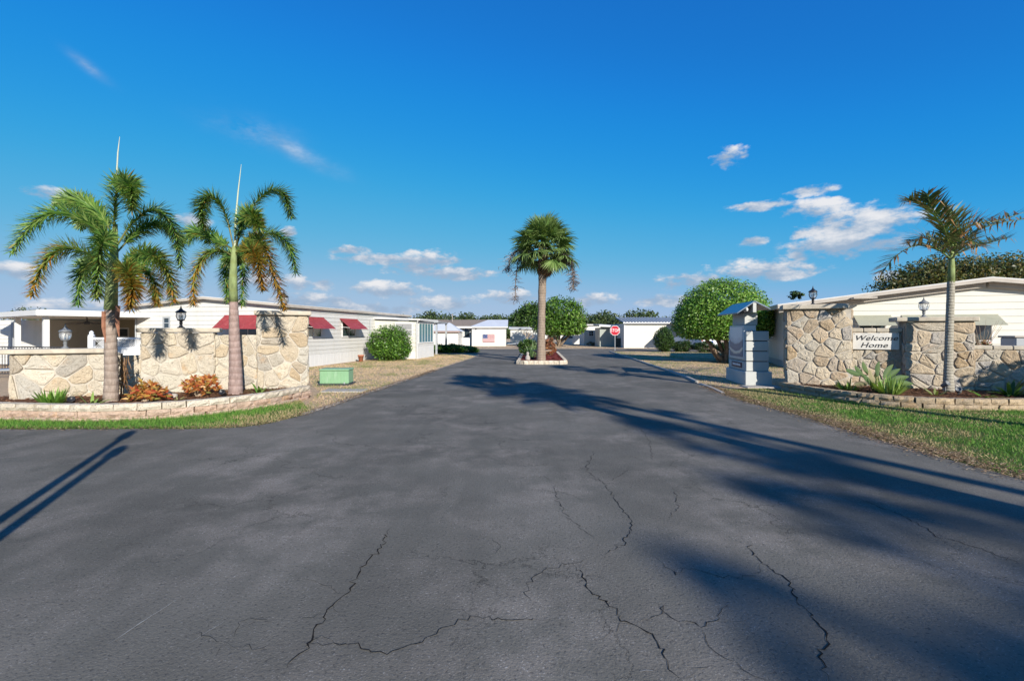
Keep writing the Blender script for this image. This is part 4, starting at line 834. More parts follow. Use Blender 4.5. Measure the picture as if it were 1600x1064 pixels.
# crotons
CRO = [(.42,.10,.04),(.50,.20,.06),(.45,.30,.07),(.22,.20,.05),(.35,.06,.04),(.52,.33,.10)]
def strap_clump(name, label, loc, n, L, w, cols, seed, lift=(.5, 1.3), droop=.6, tips=None, cat='plant', spread=.05):
    r = random.Random(seed); t = thing(name, label, cat, loc); 
    for k in range(n):
        mb = MB(); a = k*2.39996+r.uniform(-.3, .3); el = r.uniform(*lift); d = Vector((math.cos(a)*math.cos(el), math.sin(a)*math.cos(el), math.sin(el))); c = scl(r.choice(cols), r.uniform(.8, 1.2)); leaflet(mb, Vector((math.cos(a)*spread, math.sin(a)*spread, 0)), d, L*r.uniform(.7, 1.1), w, Vector((-math.sin(a), math.cos(a), r.uniform(-.3, .3))), droop, c, lerp3(c, tips or c, .5), 3); mb.build('leaf', LEAF, t)
    return t
def croton(label, px, py, D, w, h, seed, bias):
    b = P(px, py, D); t = thing('croton_bush', label, 'shrub', (b.x, b.y, .17)); r = random.Random(seed); mb = MB(); lf = MB()
    for k in range(26):
        a = r.uniform(0, 6.28); q = w*math.sqrt(r.random()); top = Vector((math.cos(a)*q, math.sin(a)*q*.8, h*r.uniform(.55, 1.0)*(1-.25*(q/w)**2))); mb.tube([(r.gauss(0, .05), r.gauss(0, .05), 0), top*.5+Vector((0, 0, .02)), top], [.012, .009, .006], 4, False)
        for j in range(20):
            aa = r.uniform(0, 6.28); e = r.uniform(-.2, 1.2); d = Vector((math.cos(aa)*math.cos(e), math.sin(aa)*math.cos(e), math.sin(e))); c = r.choice(CRO[:bias[0]]) if r.random() < bias[1] else r.choice(CRO); leaflet(lf, top+Vector((0, 0, -r.uniform(0, .16)))+d*.01, d, r.uniform(.09, .16), .045, d.cross(Vector((r.gauss(0, 1), r.gauss(0, 1), r.gauss(0, 1)))), .4, c, lerp3(c, r.choice(CRO), .6))
    lf.build('foliage', LEAF, t); mb.build('stem', paint('croton_stem%d' % seed, (.42,.34,.25)), t)
croton('paler croton bush with salmon leaves beside the tall left palm', 232, 627, 9.75, .34, .44, 3, (3, .3)); croton('redder croton bush under the middle lantern', 312, 620, 10.5, .36, .50, 4, (2, .5))
FERN = [(.12,.24,.035),(.16,.29,.05),(.09,.19,.03),(.20,.30,.07)]
strap_clump('foxtail_fern', 'bright green upright fern clump at the left end of the planter', (P(82,630,9.25).x, 9.25, .18), 60, .36, .045, FERN, 51, (.75, 1.5), .15, spread=.13)
strap_clump('leafy_plant', 'small green plant just left of the tall palm trunk', (P(143,627,9.3).x, 9.3, .18), 9, .30, .05, FERN, 52, (.3, 1.1), .3)
strap_clump('leafy_plant', 'arching fern at the foot of the pillar', (P(405,615,10.9).x, 10.9, .18), 22, .44, .05, FERN+[(.26,.30,.10)], 53, (.2, 1.0), .5)
strap_clump('leafy_plant', 'tiny pale plant between the two crotons', (P(278,627,9.9).x, 9.9, .18), 12, .15, .02, [(.30,.30,.14)], 54)
strap_clump('foxtail_fern', 'light green upright fern clump under the welcome sign', (P(1390,610,11.1).x, 11.1, .15), 75, .47, .042, [(.20,.32,.07),(.26,.36,.10),(.16,.27,.05)], 55, (.7, 1.5), .15, spread=.16)
strap_clump('foxtail_fern', 'green fern clump at the foot of the tallest brown pillar', (P(1325,606,11.9).x, 11.9, .15), 46, .36, .035, FERN, 56, (.4, 1.3), .3, spread=.14)
strap_clump('leafy_plant', 'small pale agave left of the slender palm trunk', (P(1462,613,10.9).x, 10.9, .15), 10, .30, .05, [(.26,.30,.10),(.32,.34,.16)], 57, (.3, 1.1), .2)
strap_clump('leafy_plant', 'small green rosette right of the slender palm trunk', (P(1538,617,10.6).x, 10.6, .15), 12, .34, .06, FERN, 58, (.2, 1.0), .35)
strap_clump('leafy_plant', 'large dark green fern at the right edge of the planter', (P(1580,616,10.75).x, 10.75, .15), 26, .52, .08, MIDG, 59, (.3, 1.2), .45)
def paddle_plant(label, loc, specs, seed):
    t = thing('bird_of_paradise', label, 'plant', loc); r = random.Random(seed)
    for (x, z, ex, ez, y, L, c) in specs:
        mb = MB(); b = Vector((r.gauss(0, .06), r.gauss(0, .05), 0)); m = Vector((x, y, z)); mb.tube([b, b.lerp(m, .5)+Vector((0, 0, .05)), m], [.016, .012, .009], 5, False, (.13,.18,.06)); d = nrm(Vector((ex, y*.3, ez))); s = nrm(d.cross(Vector((.15, -1, .35)))); V = []; Cc = []; n = 7
        for i in range(n+1): u = i/n; w = .068*math.sin(math.pi*min(1, .06+u*.94))**.75; p = m+d*L*u+Vector((0, 0, -.12*L*u*u)); f = d.cross(s)*w*.5; V += [p-s*w+f, p, p+s*w+f]; Cc += [c, lerp3(c, (.25,.32,.15), .4), c]
        k = len(mb.v); mb.v += [tuple(v) for v in V]; mb.c += Cc
        for i in range(n): mb.f += [(k+3*i, k+3*i+1, k+3*i+4, k+3*i+3), (k+3*i+1, k+3*i+2, k+3*i+5, k+3*i+4)]
        mb.build('leaf', LEAF, t)
BG = (.06,.115,.045); BG2 = (.09,.15,.06); BT = (.42,.33,.22)
paddle_plant('broad leaved bird of paradise fanning out below the welcome sign', (P(1368,606,11.5).x, 11.5, .15), [(-.42,.42,-.7,.35,-.1,.42,BG),(-.25,.36,-.55,.75,0,.42,BG),(-.12,.42,-.35,.9,.05,.40,BG2),(.05,.38,.05,1,-.02,.42,BG),(.2,.34,.5,.85,0,.45,BG2),(.3,.32,.75,.65,.05,.46,BG),(.38,.3,.95,.3,0,.45,BG2),(.4,.25,1,.05,-.1,.42,BG2),(-.3,.22,-.95,.1,-.15,.34,(.16,.12,.08)),(-.06,.15,-.25,1,-.05,.5,BT),(.03,.14,.1,1,.02,.46,BT),(-.16,.2,-.6,.7,-.15,.4,BG)], 4)
t = thing('twiggy_shrub', 'leafless twiggy shrub with pinkish base behind the low right wall', 'shrub', (12.15, 12.5, .9)); mb = MB(); r = random.Random(4)
for k in range(26): a = r.uniform(-.6, .9); h = r.uniform(.6, 1.35); mb.tube([(r.gauss(0, .06), r.gauss(0, .05), -.9), (a*.12, 0, .25), (a*.55*h+r.gauss(0, .03), r.gauss(0, .08), h*.75)], [.010, .007, .003], 4, False, r.choice([(.35,.28,.2),(.28,.21,.15)]))
mb.build('twig', CHIP, t); crown('foliage', t, 700, ell([(0,0,.28,.26,.2,.2)], .2, .2), .035, [(.35,.14,.10),(.25,.16,.08),(.30,.25,.10)], 12)
# dead frond slumped behind the tall palm
mb = MB(); r = random.Random(6); q0 = P(190, 556, 10.1)
for k in range(120): x, z = r.gauss(0, .05), -r.uniform(0, .62); leaflet(mb, Vector((x, r.gauss(0, .04), z)), Vector((r.gauss(0, .4), r.gauss(0, .3), -1)), r.uniform(.15, .3), .02, Vector((1, r.gauss(0, .5), 0)), .5, r.choice(BRN), r.choice(BRN))
mb.tube([(0, 0, .05), (.02, 0, -.3), (-.03, 0, -.95)], [.02, .018, .012], 5, True, BRN[0])
o = mb.build('dead_frond', LEAF, None, loc=q0); tag(o, 'brown dead frond hanging between tall palm and pale wall', 'frond')
# ================================================================ houses
def hp(u, profile):                    # height of a roof profile [(u, z), ...] at u
    for (a, b) in zip(profile, profile[1:]):
        if a[0] <= u <= b[0]: return a[1]+(b[1]-a[1])*(u-a[0])/(b[0]-a[0]+1e-9)
    return profile[-1][1]
def siding(root, o, ang, w, z0, profile, sp, mat, each=True, proud=.022, name='siding_board'):
    """lapped boards on the wall from local o along ang, outside on the right-hand side; profile gives the top"""
    ca, sa = math.cos(ang), math.sin(ang); top = max(p[1] for p in profile); n = math.ceil((top-z0)/sp); allmb = MB(); par = MB()
    poly0 = [(0, z0), (w, z0)]+[(p[0], p[1]) for p in reversed(profile)]
    par.add([(o[0]+ca*u, o[1]+sa*u, z) for u, z in poly0], [tuple(range(len(poly0)))])
    wall = par.build('wall', mat, root)
    for i in range(n):
        a, b = z0+i*sp, z0+(i+1)*sp; poly = clip(clip(poly0, 0, -1, -a), 0, 1, b)
        if len(poly) < 3: continue
        V = []; m = len(poly)
        for (u, z) in poly: d = proud*(1.25-(z-a)/sp)+.004; V.append((o[0]+ca*u+sa*d, o[1]+sa*u-ca*d, z))
        for (u, z) in poly: V.append((o[0]+ca*u+sa*.002, o[1]+sa*u-ca*.002, z))
        Fc = [tuple(range(m))]+[(k, m+k, m+(k+1) % m, (k+1) % m) for k in range(m)]
        if each: MB().add(V, Fc).build(name, mat, wall)
        else: allmb.add(V, Fc)
    if not each: allmb.build('siding', mat, wall)
    return wall
def on(o, ang, u, d, z): return Vector((o[0]+math.cos(ang)*u+math.sin(ang)*d, o[1]+math.sin(ang)*u-math.cos(ang)*d, z))
def obox(mb, o, ang, u0, u1, d0, d1, z0, z1):   # box on a wall: u along, d outwards
    ps = [on(o, ang, u, d, z) for z in (z0, z1) for (u, d) in ((u0, d1), (u1, d1), (u1, d0), (u0, d0))]
    return mb.add(ps, [(0,3,2,1),(4,5,6,7),(0,1,5,4),(1,2,6,5),(2,3,7,6),(3,0,4,7)])
def window(root, o, ang, u0, u1, z0, z1, fm, pm, nx=1, nz=1, fw=.05, d0=.012):
    w = MB(); 
    for a in ((u0-fw, u0, z0-fw, z1+fw), (u1, u1+fw, z0-fw, z1+fw), (u0, u1, z0-fw, z0), (u0, u1, z1, z1+fw)): obox(w, o, ang, a[0], a[1], d0, d0+.045, a[2], a[3])
    W_ = w.build('window', fm, root)
    for i in range(nx):
        for j in range(nz):
            mb = MB(); a = u0+(u1-u0)*i/nx; b = u0+(u1-u0)*(i+1)/nx; c = z0+(z1-z0)*j/nz; d = z0+(z1-z0)*(j+1)/nz; g = .016
            obox(mb, o, ang, a+g, b-g, d0+.002, d0+.02, c+g, d-g); mb.build('pane', pm, W_)
            if nx*nz > 1: fr = MB(); [obox(fr, o, ang, *q) for q in ((a, a+g, d0, d0+.032, c, d), (b-g, b, d0, d0+.032, c, d), (a+g, b-g, d0, d0+.032, c, c+g), (a+g, b-g, d0, d0+.032, d-g, d))]; fr.build('sash', fm, W_)
    return W_
def awning(root, o, ang, u0, u1, z1, z0, d, mat, slats=7, side=True):
    aw = MB(); obox(aw, o, ang, u0, u1, .016, .05, z1-.02, z1+.02); A = aw.build('awning', mat, root)
    for k in range(slats):                    # sloping slats, each lapped over the one below
        ta, tb = k/slats, (k+1)/slats+.03; mb = MB(); p = [on(o, ang, u, .02+d*t, z1+(z0-z1)*t+(.012 if q else 0)) for (u, t, q) in ((u0, ta, 0), (u1, ta, 0), (u1, tb, 1), (u0, tb, 1))]
        mb.extr(p, (0, 0, -.012)); mb.build('slat', mat, A)
    if side:
        for u in (u0+.02, u1-.02): MB().tube([on(o, ang, u, .02, z0+.1), on(o, ang, u, d*.9, z0+(z1-z0)*.1)], .012, 5).build('strut', TRIMW, A)
    return A
def skirt(root, o, ang, w, z1, mat, sp=.4):
    n = max(1, int(w/sp))
    for i in range(n): mb = MB(); obox(mb, o, ang, w*i/n+.006, w*(i+1)/n-.006, .006, .022, 0, z1); mb.build('skirting_panel', mat, root)
def gable(root, w, dpt, eave, ridge, ov, th, mat, fas, rx=None, ovy=.25, rw=None):
    """gable roof along local y, front at y=0"""
    rx = w/2 if rx is None else rx; out = []
    for (xa, xb) in ((-ov, rx), (rx, w+ov)):
        def zz(x): return eave+(ridge-eave)*(x/rx if x < rx else (w-x)/(w-rx))
        za, zb = zz(xa) if xa < rx else ridge, ridge if xa < rx else zz(xb)
        mb = MB(); mb.add([(xa,-ovy,za),(xb,-ovy,zb),(xb,dpt+ovy,zb),(xa,dpt+ovy,za),(xa,-ovy,za+th),(xb,-ovy,zb+th),(xb,dpt+ovy,zb+th),(xa,dpt+ovy,za+th)], [(0,3,2,1),(4,5,6,7),(0,1,5,4),(1,2,6,5),(2,3,7,6),(3,0,4,7)]); out.append(mb.build('roof', mat, root))
        f = MB(); f.add([(xa,-ovy-.02,za-.02),(xb,-ovy-.02,zb-.02),(xb,-ovy-.003,zb-.02),(xa,-ovy-.003,za-.02),(xa,-ovy-.02,za+th*.75),(xb,-ovy-.02,zb+th*.75),(xb,-ovy-.003,zb+th*.75),(xa,-ovy-.003,za+th*.75)], [(0,3,2,1),(4,5,6,7),(0,1,5,4),(1,2,6,5),(2,3,7,6),(3,0,4,7)]); f.build('fascia', fas, root)
    for (x, s) in ((-ov, -1), (w+ov, 1)):
        z = eave+(ridge-eave)*(-ov/rx if s < 0 else -ov/(w-rx)); MB().box(min(x+.003*s, x+.022*s), max(x+.003*s, x+.022*s), -ovy, dpt+ovy, z-.03, z+th*.8).build('gutter', fas, root)
    return out
# long cream home on the left
aB = -math.atan2(.16, .987); hb = thing('mobile_home', 'long cream sided home with red awnings behind the pale stone wall', 'house', (-16.4, 21.1, 0), aB)
siding(hb, (0, 0), 0, 7.0, .55, [(0, 2.64), (3.5, 2.96), (7.0, 2.64)], .19, CREAM); skirt(hb, (0, 0), 0, 7.0, .56, TRIMW)
siding(hb, (7, 0), math.pi/2, 14, .55, [(0, 2.64), (14, 2.64)], .19, CREAM); skirt(hb, (7, 0), math.pi/2, 8.7, .56, TRIMW, .33)
gable(hb, 7, 14, 2.66, 2.98, .16, .10, ROOFW, FASCIA)
O1 = (0, 0); O2 = (7, 0); HP = math.pi/2
window(hb, O1, 0, 1.42, 1.68, 1.75, 2.18, TRIMG, PANE, 1, 2); window(hb, O1, 0, 4.6, 6.3, 1.35, 2.15, TRIMW, PANE, 2, 1); awning(hb, O1, 0, 4.35, 6.55, 2.27, 1.72, .72, REDAWN)
for (a, b) in ((1.3, 3.1), (4.6, 6.45)): window(hb, O2, HP, a+.25, b-.25, 1.35, 2.15, TRIMW, PANE, 2, 1); awning(hb, O2, HP, a, b, 2.25, 1.74, .62, REDAWN)
MB().tube([(.04,-.06,.0),(.04,-.06,2.6)], .03, 6).build('downspout', TRIMG, hb); MB().lathe([(.0,-.04),(.11,-.04),(.11,.06),(.0,.06)], 14).build('electric_meter', TRIMG, hb, False, (7.1, 7.9, 1.05), (0, HP, 0))
MB().tube([(7.07,7.9,.4),(7.07,7.9,2.3)], .025, 6).build('conduit', TRIMG, hb)
# cream porch built on to it
siding(hb, (7, 8.7), 0, 2.6, .45, [(0, 2.27), (2.6, 2.2)], .25, PALEY, True); siding(hb, (9.6, 8.7), HP, 3.0, .75, [(0, 2.2), (3.0, 2.2)], .3, WHITE, True); skirt(hb, (9.6, 8.7), HP, 3.0, .75, TRIMW, .3); skirt(hb, (7, 8.7), 0, 2.6, .45, TRIMW, .5)
MB().add([(6.9,8.5,2.34),(9.85,8.5,2.24),(9.85,11.9,2.24),(6.9,11.9,2.34),(6.9,8.5,2.44),(9.85,8.5,2.34),(9.85,11.9,2.34),(6.9,11.9,2.44)], [(0,3,2,1),(4,5,6,7),(0,1,5,4),(1,2,6,5),(2,3,7,6),(3,0,4,7)]).build('porch_roof', ROOFW, hb)
window(hb, (7, 8.7), 0, 1.3, 2.3, 1.35, 2.05, TRIMW, PANEG, 1, 2); window(hb, (9.6, 8.7), HP, .25, 2.8, .95, 2.08, TRIMW, PANEB, 5, 1)
MB().tube([(9.62,8.62,0),(9.62,8.62,2.05),(9.72,8.55,2.25)], .035, 6).build('downspout', TRIMW, hb)
def post_roof(name, label, cat, loc, rz, w, d, z, th, posts, mat, pm, pw=.09, slope=0.0):
    t = thing(name, label, cat, loc, rz); MB().add([(0,0,z),(w,0,z),(w,d,z+slope),(0,d,z+slope),(0,0,z+th),(w,0,z+th),(w,d,z+th+slope),(0,d,z+th+slope)], [(0,3,2,1),(4,5,6,7),(0,1,5,4),(1,2,6,5),(2,3,7,6),(3,0,4,7)]).build('roof', mat, t)
    for (x, y) in posts: MB().box(x-pw/2, x+pw/2, y-pw/2, y+pw/2, 0, z+slope*y/d-.004).build('post', pm, t)
    return t
post_roof('carport', 'small grey metal carport on two thin posts beside the cream porch', 'carport', (-7.5, 33.2, 0), 0, 2.45, 5.0, 2.2, .09, [(2.27,.3),(2.35,4.6)], TRIMG, TRIMG, .13)
# carport house at the far left
cA = Vector((-17.6, 18.0, 0)); aA = math.atan2(-2.5, 4.1)      # front runs from back left to the corner
frL = Vector((math.cos(aA), math.sin(aA), 0)); hA = thing('carport', 'white flat carport with square posts at the far left', 'carport', cA-frL*7, aA)
MB().add([(0,-.1,2.18),(7.1,-.1,2.18),(7.1,9,2.24),(0,9,2.24),(0,-.1,2.37),(7.1,-.1,2.37),(7.1,9,2.43),(0,9,2.43)], [(0,3,2,1),(4,5,6,7),(0,1,5,4),(1,2,6,5),(2,3,7,6),(3,0,4,7)]).build('roof', ROOFW, hA)
MB().box(-.02, 7.13, -.125, -.103, 2.20, 2.40).build('fascia', TRIMW, hA); MB().box(7.103, 7.125, -.1, 9, 2.20, 2.42).build('fascia', TRIMW, hA)
for (x, y) in ((6.75,.25),(3.4,.25),(6.75,8.6),(.3,.25)): MB().box(x-.085, x+.085, y-.085, y+.085, 0, 2.18).build('post', TRIMW, hA)
hA2 = thing('shed', 'white sided storage room under the far left carport', 'shed', (-25.4, 23.2, 0), -.15)
siding(hA2, (0, 0), 0, 3.75, .05, [(0,2.14),(3.75,2.14)], .17, WHITE); siding(hA2, (3.75, 0), HP, 3.0, .05, [(0,2.14),(3.0,2.14)], .17, WHITE)
for u in (1.72, 2.02): mb = MB(); obox(mb, (0, 0), 0, u, u+.14, .03, .07, .05, 2.1); mb.build('door_jamb', TRIMG, hA2)
hY = thing('buff_house', 'buff walled house with dark window deep inside the carport', 'house', (-19.6, 25.4, 0), aA*.25)
siding(hY, (-6, 0), 0, 8.6, .0, [(0,2.3),(8.6,2.3)], .2, YELLOW); window(hY, (-6, 0), 0, 4.2, 5.4, .9, 1.75, TRIMW, PANE, 2, 2); window(hY, (-6, 0), 0, 2.4, 3.4, .9, 1.75, TRIMW, PANE, 1, 2)
MB().add([(-6.4,-.7,2.28),(2.9,-.7,2.28),(2.9,5,2.6),(-6.4,5,2.6),(-6.4,-.7,2.42),(2.9,-.7,2.42),(2.9,5,2.72),(-6.4,5,2.72)], [(0,3,2,1),(4,5,6,7),(0,1,5,4),(1,2,6,5),(2,3,7,6),(3,0,4,7)]).build('roof', ROOFG, hY)
cf = thing('ceiling_fan', 'dark ceiling fan hanging under the far left carport', 'fan', (-17.75, 20.2, 1.95), .35); MB().lathe([(.09,-.06),(.11,0),(.09,.06),(.02,.08),(.02,.25)], 10).build('motor', DARKM, cf, True)
for k in range(4): q = k*HP; c, s = math.cos(q), math.sin(q); MB().add([(c*x-s*y, s*x+c*y, z) for (x, y, z) in ((.1,-.05,.0),(.72,-.075,-.07),(.72,.075,-.05),(.1,.05,.02),(.1,-.05,.012),(.72,-.075,-.058),(.72,.075,-.038),(.1,.05,.032))], [(0,3,2,1),(4,5,6,7),(0,1,5,4),(1,2,6,5),(2,3,7,6),(3,0,4,7)]).build('blade', DARKM, cf)
# white vinyl fence with lattice top, and a dark railing
vf = thing('vinyl_fence', 'white vinyl fence with lattice top behind the tall left palm', 'fence', (P(143,540,14.6).x, 14.6, 0), .18)
for x in (0, 1.75): MB().box(x-.065, x+.065, -.065, .065, 0, 1.46).build('post', VINYL, vf); MB().lathe([(.085,1.46),(.085,1.49),(.05,1.52),(.06,1.55),(.045,1.60),(.0,1.63)], 10, (x, 0, 0)).build('post_cap', VINYL, vf, True)
for k in range(11): MB().box(.07+k*.146, .07+k*.146+.142, -.012, .012, .08, 1.06).build('panel_board', VINYL, vf)
for (a, b) in ((1.06, 1.12), (1.36, 1.42)): MB().box(.066, 1.684, -.025, .025, a, b).build('rail', VINYL, vf)
for k in range(26):
    for s in (-1, 1): x = .07+k*.062; MB().add([(x, .006*s, 1.12), (x+.02, .006*s, 1.12), (x+.02+.24*s*.0+(.24 if s > 0 else -.24), .006*s, 1.36), (x+(.24 if s > 0 else -.24), .006*s, 1.36)], [(0, 1, 2, 3)]).build('lattice_slat', VINYL, vf) if .07 < x+(.24 if s > 0 else -.24) < 1.68 else None
rl = thing('railing', 'thin dark railing in front of the far left carport', 'railing', (-18.8, 16.8, 0), -.2)
for z in (.15, 1.06): MB().box(0, 4.2, -.02, .02, z, z+.035).build('rail', DARKM, rl)
for k in range(34): MB().box(.04+k*.124, .055+k*.124, -.008, .008, .186, 1.058).build('baluster', DARKM, rl)
pt = thing('patio_table', 'grey patio table half seen past the left end of the stone wall', 'table', (-11.6, 11.3, 0), .2); MB().lathe([(.0,.70),(.42,.70),(.45,.715),(.45,.73),(.0,.735)], 18).build('table_top', TRIMG, pt, True)
for k in range(4): q = k*HP+.4; MB().tube([(math.cos(q)*.3, math.sin(q)*.3, .70), (math.cos(q)*.38, math.sin(q)*.38, 0)], .02, 6).build('leg', TRIMW, pt)
# far houses beyond the cross street
fl = thing('flag_building', 'white building with a flag on its wall at the end of the drive', 'building', (-4.4, 53, 0), 0)
siding(fl, (0, 0), 0, 3.7, 0, [(0,2.1),(3.7,2.1)], .28, WHITE, True); siding(fl, (3.7, 0), HP, 5.5, 0, [(0,2.1),(2.75,2.85),(5.5,2.1)], .28, WHITE, False)
MB().add([(-.2,-.3,2.05),(3.95,-.3,2.05),(3.95,2.9,2.86),(1.6,2.9,2.86),(-.2,-.3,2.13),(3.95,-.3,2.13),(3.95,2.9,2.95),(1.6,2.9,2.95)], [(0,3,2,1),(4,5,6,7),(0,1,5,4),(1,2,6,5),(2,3,7,6),(3,0,4,7)]).build('roof', ROOFG, fl); MB().box(-.2, 3.95, -.33, -.303, 2.0, 2.13).build('fascia', TRIMW, fl); MB().box(.4, .52, -.12, -.02, 1.82, 1.95).build('wall_light', DARKM, fl)
def flagmat():
    m = MT('flag_cloth', .8); s = m.node('ShaderNodeSeparateXYZ'); m.L.new(m.tc.outputs['Object'], s.inputs[0]); st = m.math('MODULO', m.math('MULTIPLY', s.outputs[2], 13/.84), 2.0); red = m.math('LESS_THAN', st, 1.0); c = m.mix(red, (.5,.48,.48), (.30,.035,.045))
    can = m.math('MULTIPLY', m.math('LESS_THAN', s.outputs[0], .52), m.math('GREATER_THAN', s.outputs[2], .84*6/13)); v = m.node('ShaderNodeTexVoronoi'); v.inputs['Scale'].default_value = 11; v.inputs['Randomness'].default_value = .15; m.L.new(m.tc.outputs['Object'], v.inputs['Vector']); star = m.math('LESS_THAN', v.outputs[0], .28); m.color(m.mix(can, c, m.mix(star, (.03,.05,.15), (.4,.42,.5)))); return m.m
mb = MB(); mb.box(0, 1.3, -.012, .012, 0, .84); tag(mb.build('flag', flagmat(), None, loc=(-3.2, 52.93, .45)), 'flag of red and white stripes with blue canton on a white wall', 'flag')
bh = thing('brown_roof_house', 'white house with long brown shingle roof left of the flag building', 'house', (-10.2, 56, 0), 0)
siding(bh, (0, 0), 0, 9.0, 0, [(0,2.2),(9.0,2.2)], .28, WHITE, False); window(bh, (0, 0), 0, 3.9, 4.35, 1.0, 2.0, TRIMW, PANE); window(bh, (0, 0), 0, 4.7, 5.3, 1.0, 2.0, TRIMW, PANE)
for k in range(7): a, b = k/7, (k+1)/7+.02; MB().add([(-.4,-.8+3.3*a,2.15+.82*a),(8.6,-.8+3.3*a,2.15+.82*a),(8.6,-.8+3.3*b,2.17+.82*b),(-.4,-.8+3.3*b,2.17+.82*b),(-.4,-.8+3.3*a,2.20+.82*a),(8.6,-.8+3.3*a,2.20+.82*a),(8.6,-.8+3.3*b,2.19+.82*b),(-.4,-.8+3.3*b,2.19+.82*b)], [(0,3,2,1),(4,5,6,7),(0,1,5,4),(1,2,6,5),(2,3,7,6),(3,0,4,7)]).build('shingle_course', SHINGLE, bh)
MB().box(-.4, 8.6, -.86, -.81, 1.98, 2.19).build('fascia', TRIMW, bh); MB().tube([(3.1,1.5,2.7),(3.1,1.5,3.5)], .04, 6).build('vent_pipe', CONC, bh); MB().lathe([(.0,.0),(.12,.05),(.1,.14),(0,.18)], 8, (3.1,1.5,3.5)).build('vent_cap', CONC, bh)
pf = thing('picket_fence', 'low white board fence left of the flag building', 'fence', (-5.85, 51.5, 0), 0)
for k in range(10): MB().box(k*.135, k*.135+.128, -.015, .015, .03, .92).build('board', VINYL, pf)
for z in (.2, .75): MB().box(0, 1.35, .017, .05, z, z+.08).build('rail', VINYL, pf)
sw = thing('small_building', 'small white building with low grey hipped roof behind the low hedge', 'building', (-8.3, 48, 0), 0)
siding(sw, (0, 0), 0, 2.95, 0, [(0,1.55),(2.95,1.55)], .26, WHITE, False); siding(sw, (2.95, 0), HP, 4, 0, [(0,1.55),(4,1.55)], .26, WHITE, False); window(sw, (0, 0), 0, .1, .55, .7, 1.25, TRIMW, PANE, 1, 2)
MB().add([(-.2,-.2,1.60),(3.15,-.2,1.60),(3.15,4.2,1.60),(-.2,4.2,1.60),(.6,2,2.5),(1.9,2,2.5)], [(0,1,5,4),(1,2,5),(2,3,4,5),(3,0,4),(3,2,1,0)]).build('roof', ROOFG, sw); MB().box(-.22, 3.17, -.25, -.205, 1.5, 1.66).build('fascia', paint('brown_fascia', (.28,.2,.17)), sw)
wh = thing('small_house', 'small white flat roofed house right of the far dome tree', 'house', (8.25, 55, 0), 0)
siding(wh, (0, 0), 0, 1.8, 0, [(0,2.28),(1.8,2.28)], .28, WHITE, False); siding(wh, (0, 4), -HP, 4, 0, [(0,2.28),(4,2.28)], .28, WHITE, False); window(wh, (0, 0), 0, .5, 1.0, 1.1, 1.65, TRIMW, PANE, 2, 2); window(wh, (0, 0), 0, 1.2, 1.7, 1.1, 1.65, TRIMW, PANE, 2, 2); MB().box(-.25, 2.0, -.25, 4.2, 2.28, 2.42, .03).build('roof', ROOFW, wh)
shrub('low_shrub', 'grey low shrubs in front of the small white house', (9.2, 53.8, 0), [(-.4,0,.2,.5,.4,.28),(.3,0,.22,.5,.4,.3)], 900, .07, [(.10,.10,.08),(.14,.13,.1)], 47)
SHEDG = paint('shaded_grey_green_panel', (.30,.33,.30), .6, .08, 2, .05); gs = thing('metal_shed', 'grey metal shed with white sloping roof behind the stop sign', 'shed', (9.15, 50.4, 0), 0)  # shade on the shed front is put into this darker panel colour
for k in range(8): MB().box(k*.21, k*.21+.205, 0, .03, 0, 2.0).build('wall_panel', SHEDG, gs)
MB().box(0, .02, .03, 3.0, 0, 2.0).build('side_wall', WHITE, gs); MB().box(1.66, 1.68, .03, 3.0, 0, 2.0).build('side_wall', WHITE, gs); MB().add([(-.15,-.55,2.1),(2.2,-.55,2.02),(2.2,3.2,2.22),(-.15,3.2,2.3),(-.15,-.55,2.3),(2.2,-.55,2.18),(2.2,3.2,2.34),(-.15,3.2,2.42)], [(0,3,2,1),(4,5,6,7),(0,1,5,4),(1,2,6,5),(2,3,7,6),(3,0,4,7)]).build('roof', ROOFW, gs)
wb = thing('wheelie_bin', 'dark green wheeled bin beside the cream garage', 'bin', (10.75, 48.8, 0), 0); BINM = paint('bin_green', (.02,.04,.045)); MB().add([(-.2,-.25,.08),(.2,-.25,.08),(.2,.25,.08),(-.2,.25,.08),(-.27,-.32,.85),(.27,-.32,.85),(.27,.32,.85),(-.27,.32,.85)], [(0,3,2,1),(4,5,6,7),(0,1,5,4),(1,2,6,5),(2,3,7,6),(3,0,4,7)]).build('body', BINM, wb); MB().box(-.29, .29, -.35, .35, .85, .92, .02).build('lid', BINM, wb)
for x in (-.22, .22): MB().lathe([(.0,-.03),(.1,-.03),(.1,.03),(0,.03)], 10).build('wheel', BLACKM, wb, False, (x, .24, .1), (0, HP, 0))
# cream garage with ribbed metal roof
gg = thing('cream_garage', 'cream garage with ribbed white metal roof beyond the stop sign', 'garage', (10.9, 47, 0), -.02)
siding(gg, (0, 0), 0, 5.0, 0, [(0,2.36),(5.0,2.36)], .3, PALEY, True, .006); siding(gg, (0, 5), -HP, 5, 0, [(0,2.36),(5,2.36)], .3, WHITE, False)
for (a, b, c, d) in ((-.02,.10,0,2.36),(.1,4.9,2.26,2.36)): MB().box(a, b, -.045, -.024, c, d).build('corner_trim', TRIMW, gg)
MB().add([(-.15,-.3,2.40),(5.3,-.3,2.40),(5.3,3.6,2.98),(-.15,3.6,2.98),(-.15,-.3,2.46),(5.3,-.3,2.46),(5.3,3.6,3.04),(-.15,3.6,3.04)], [(0,3,2,1),(4,5,6,7),(0,1,5,4),(1,2,6,5),(2,3,7,6),(3,0,4,7)]).build('roof', DARKM, gg); MB().box(-.15, 5.3, -.34, -.305, 2.36, 2.48).build('fascia', TRIMW, gg)  # dark roof base paints the shadow stripes between the white ribs
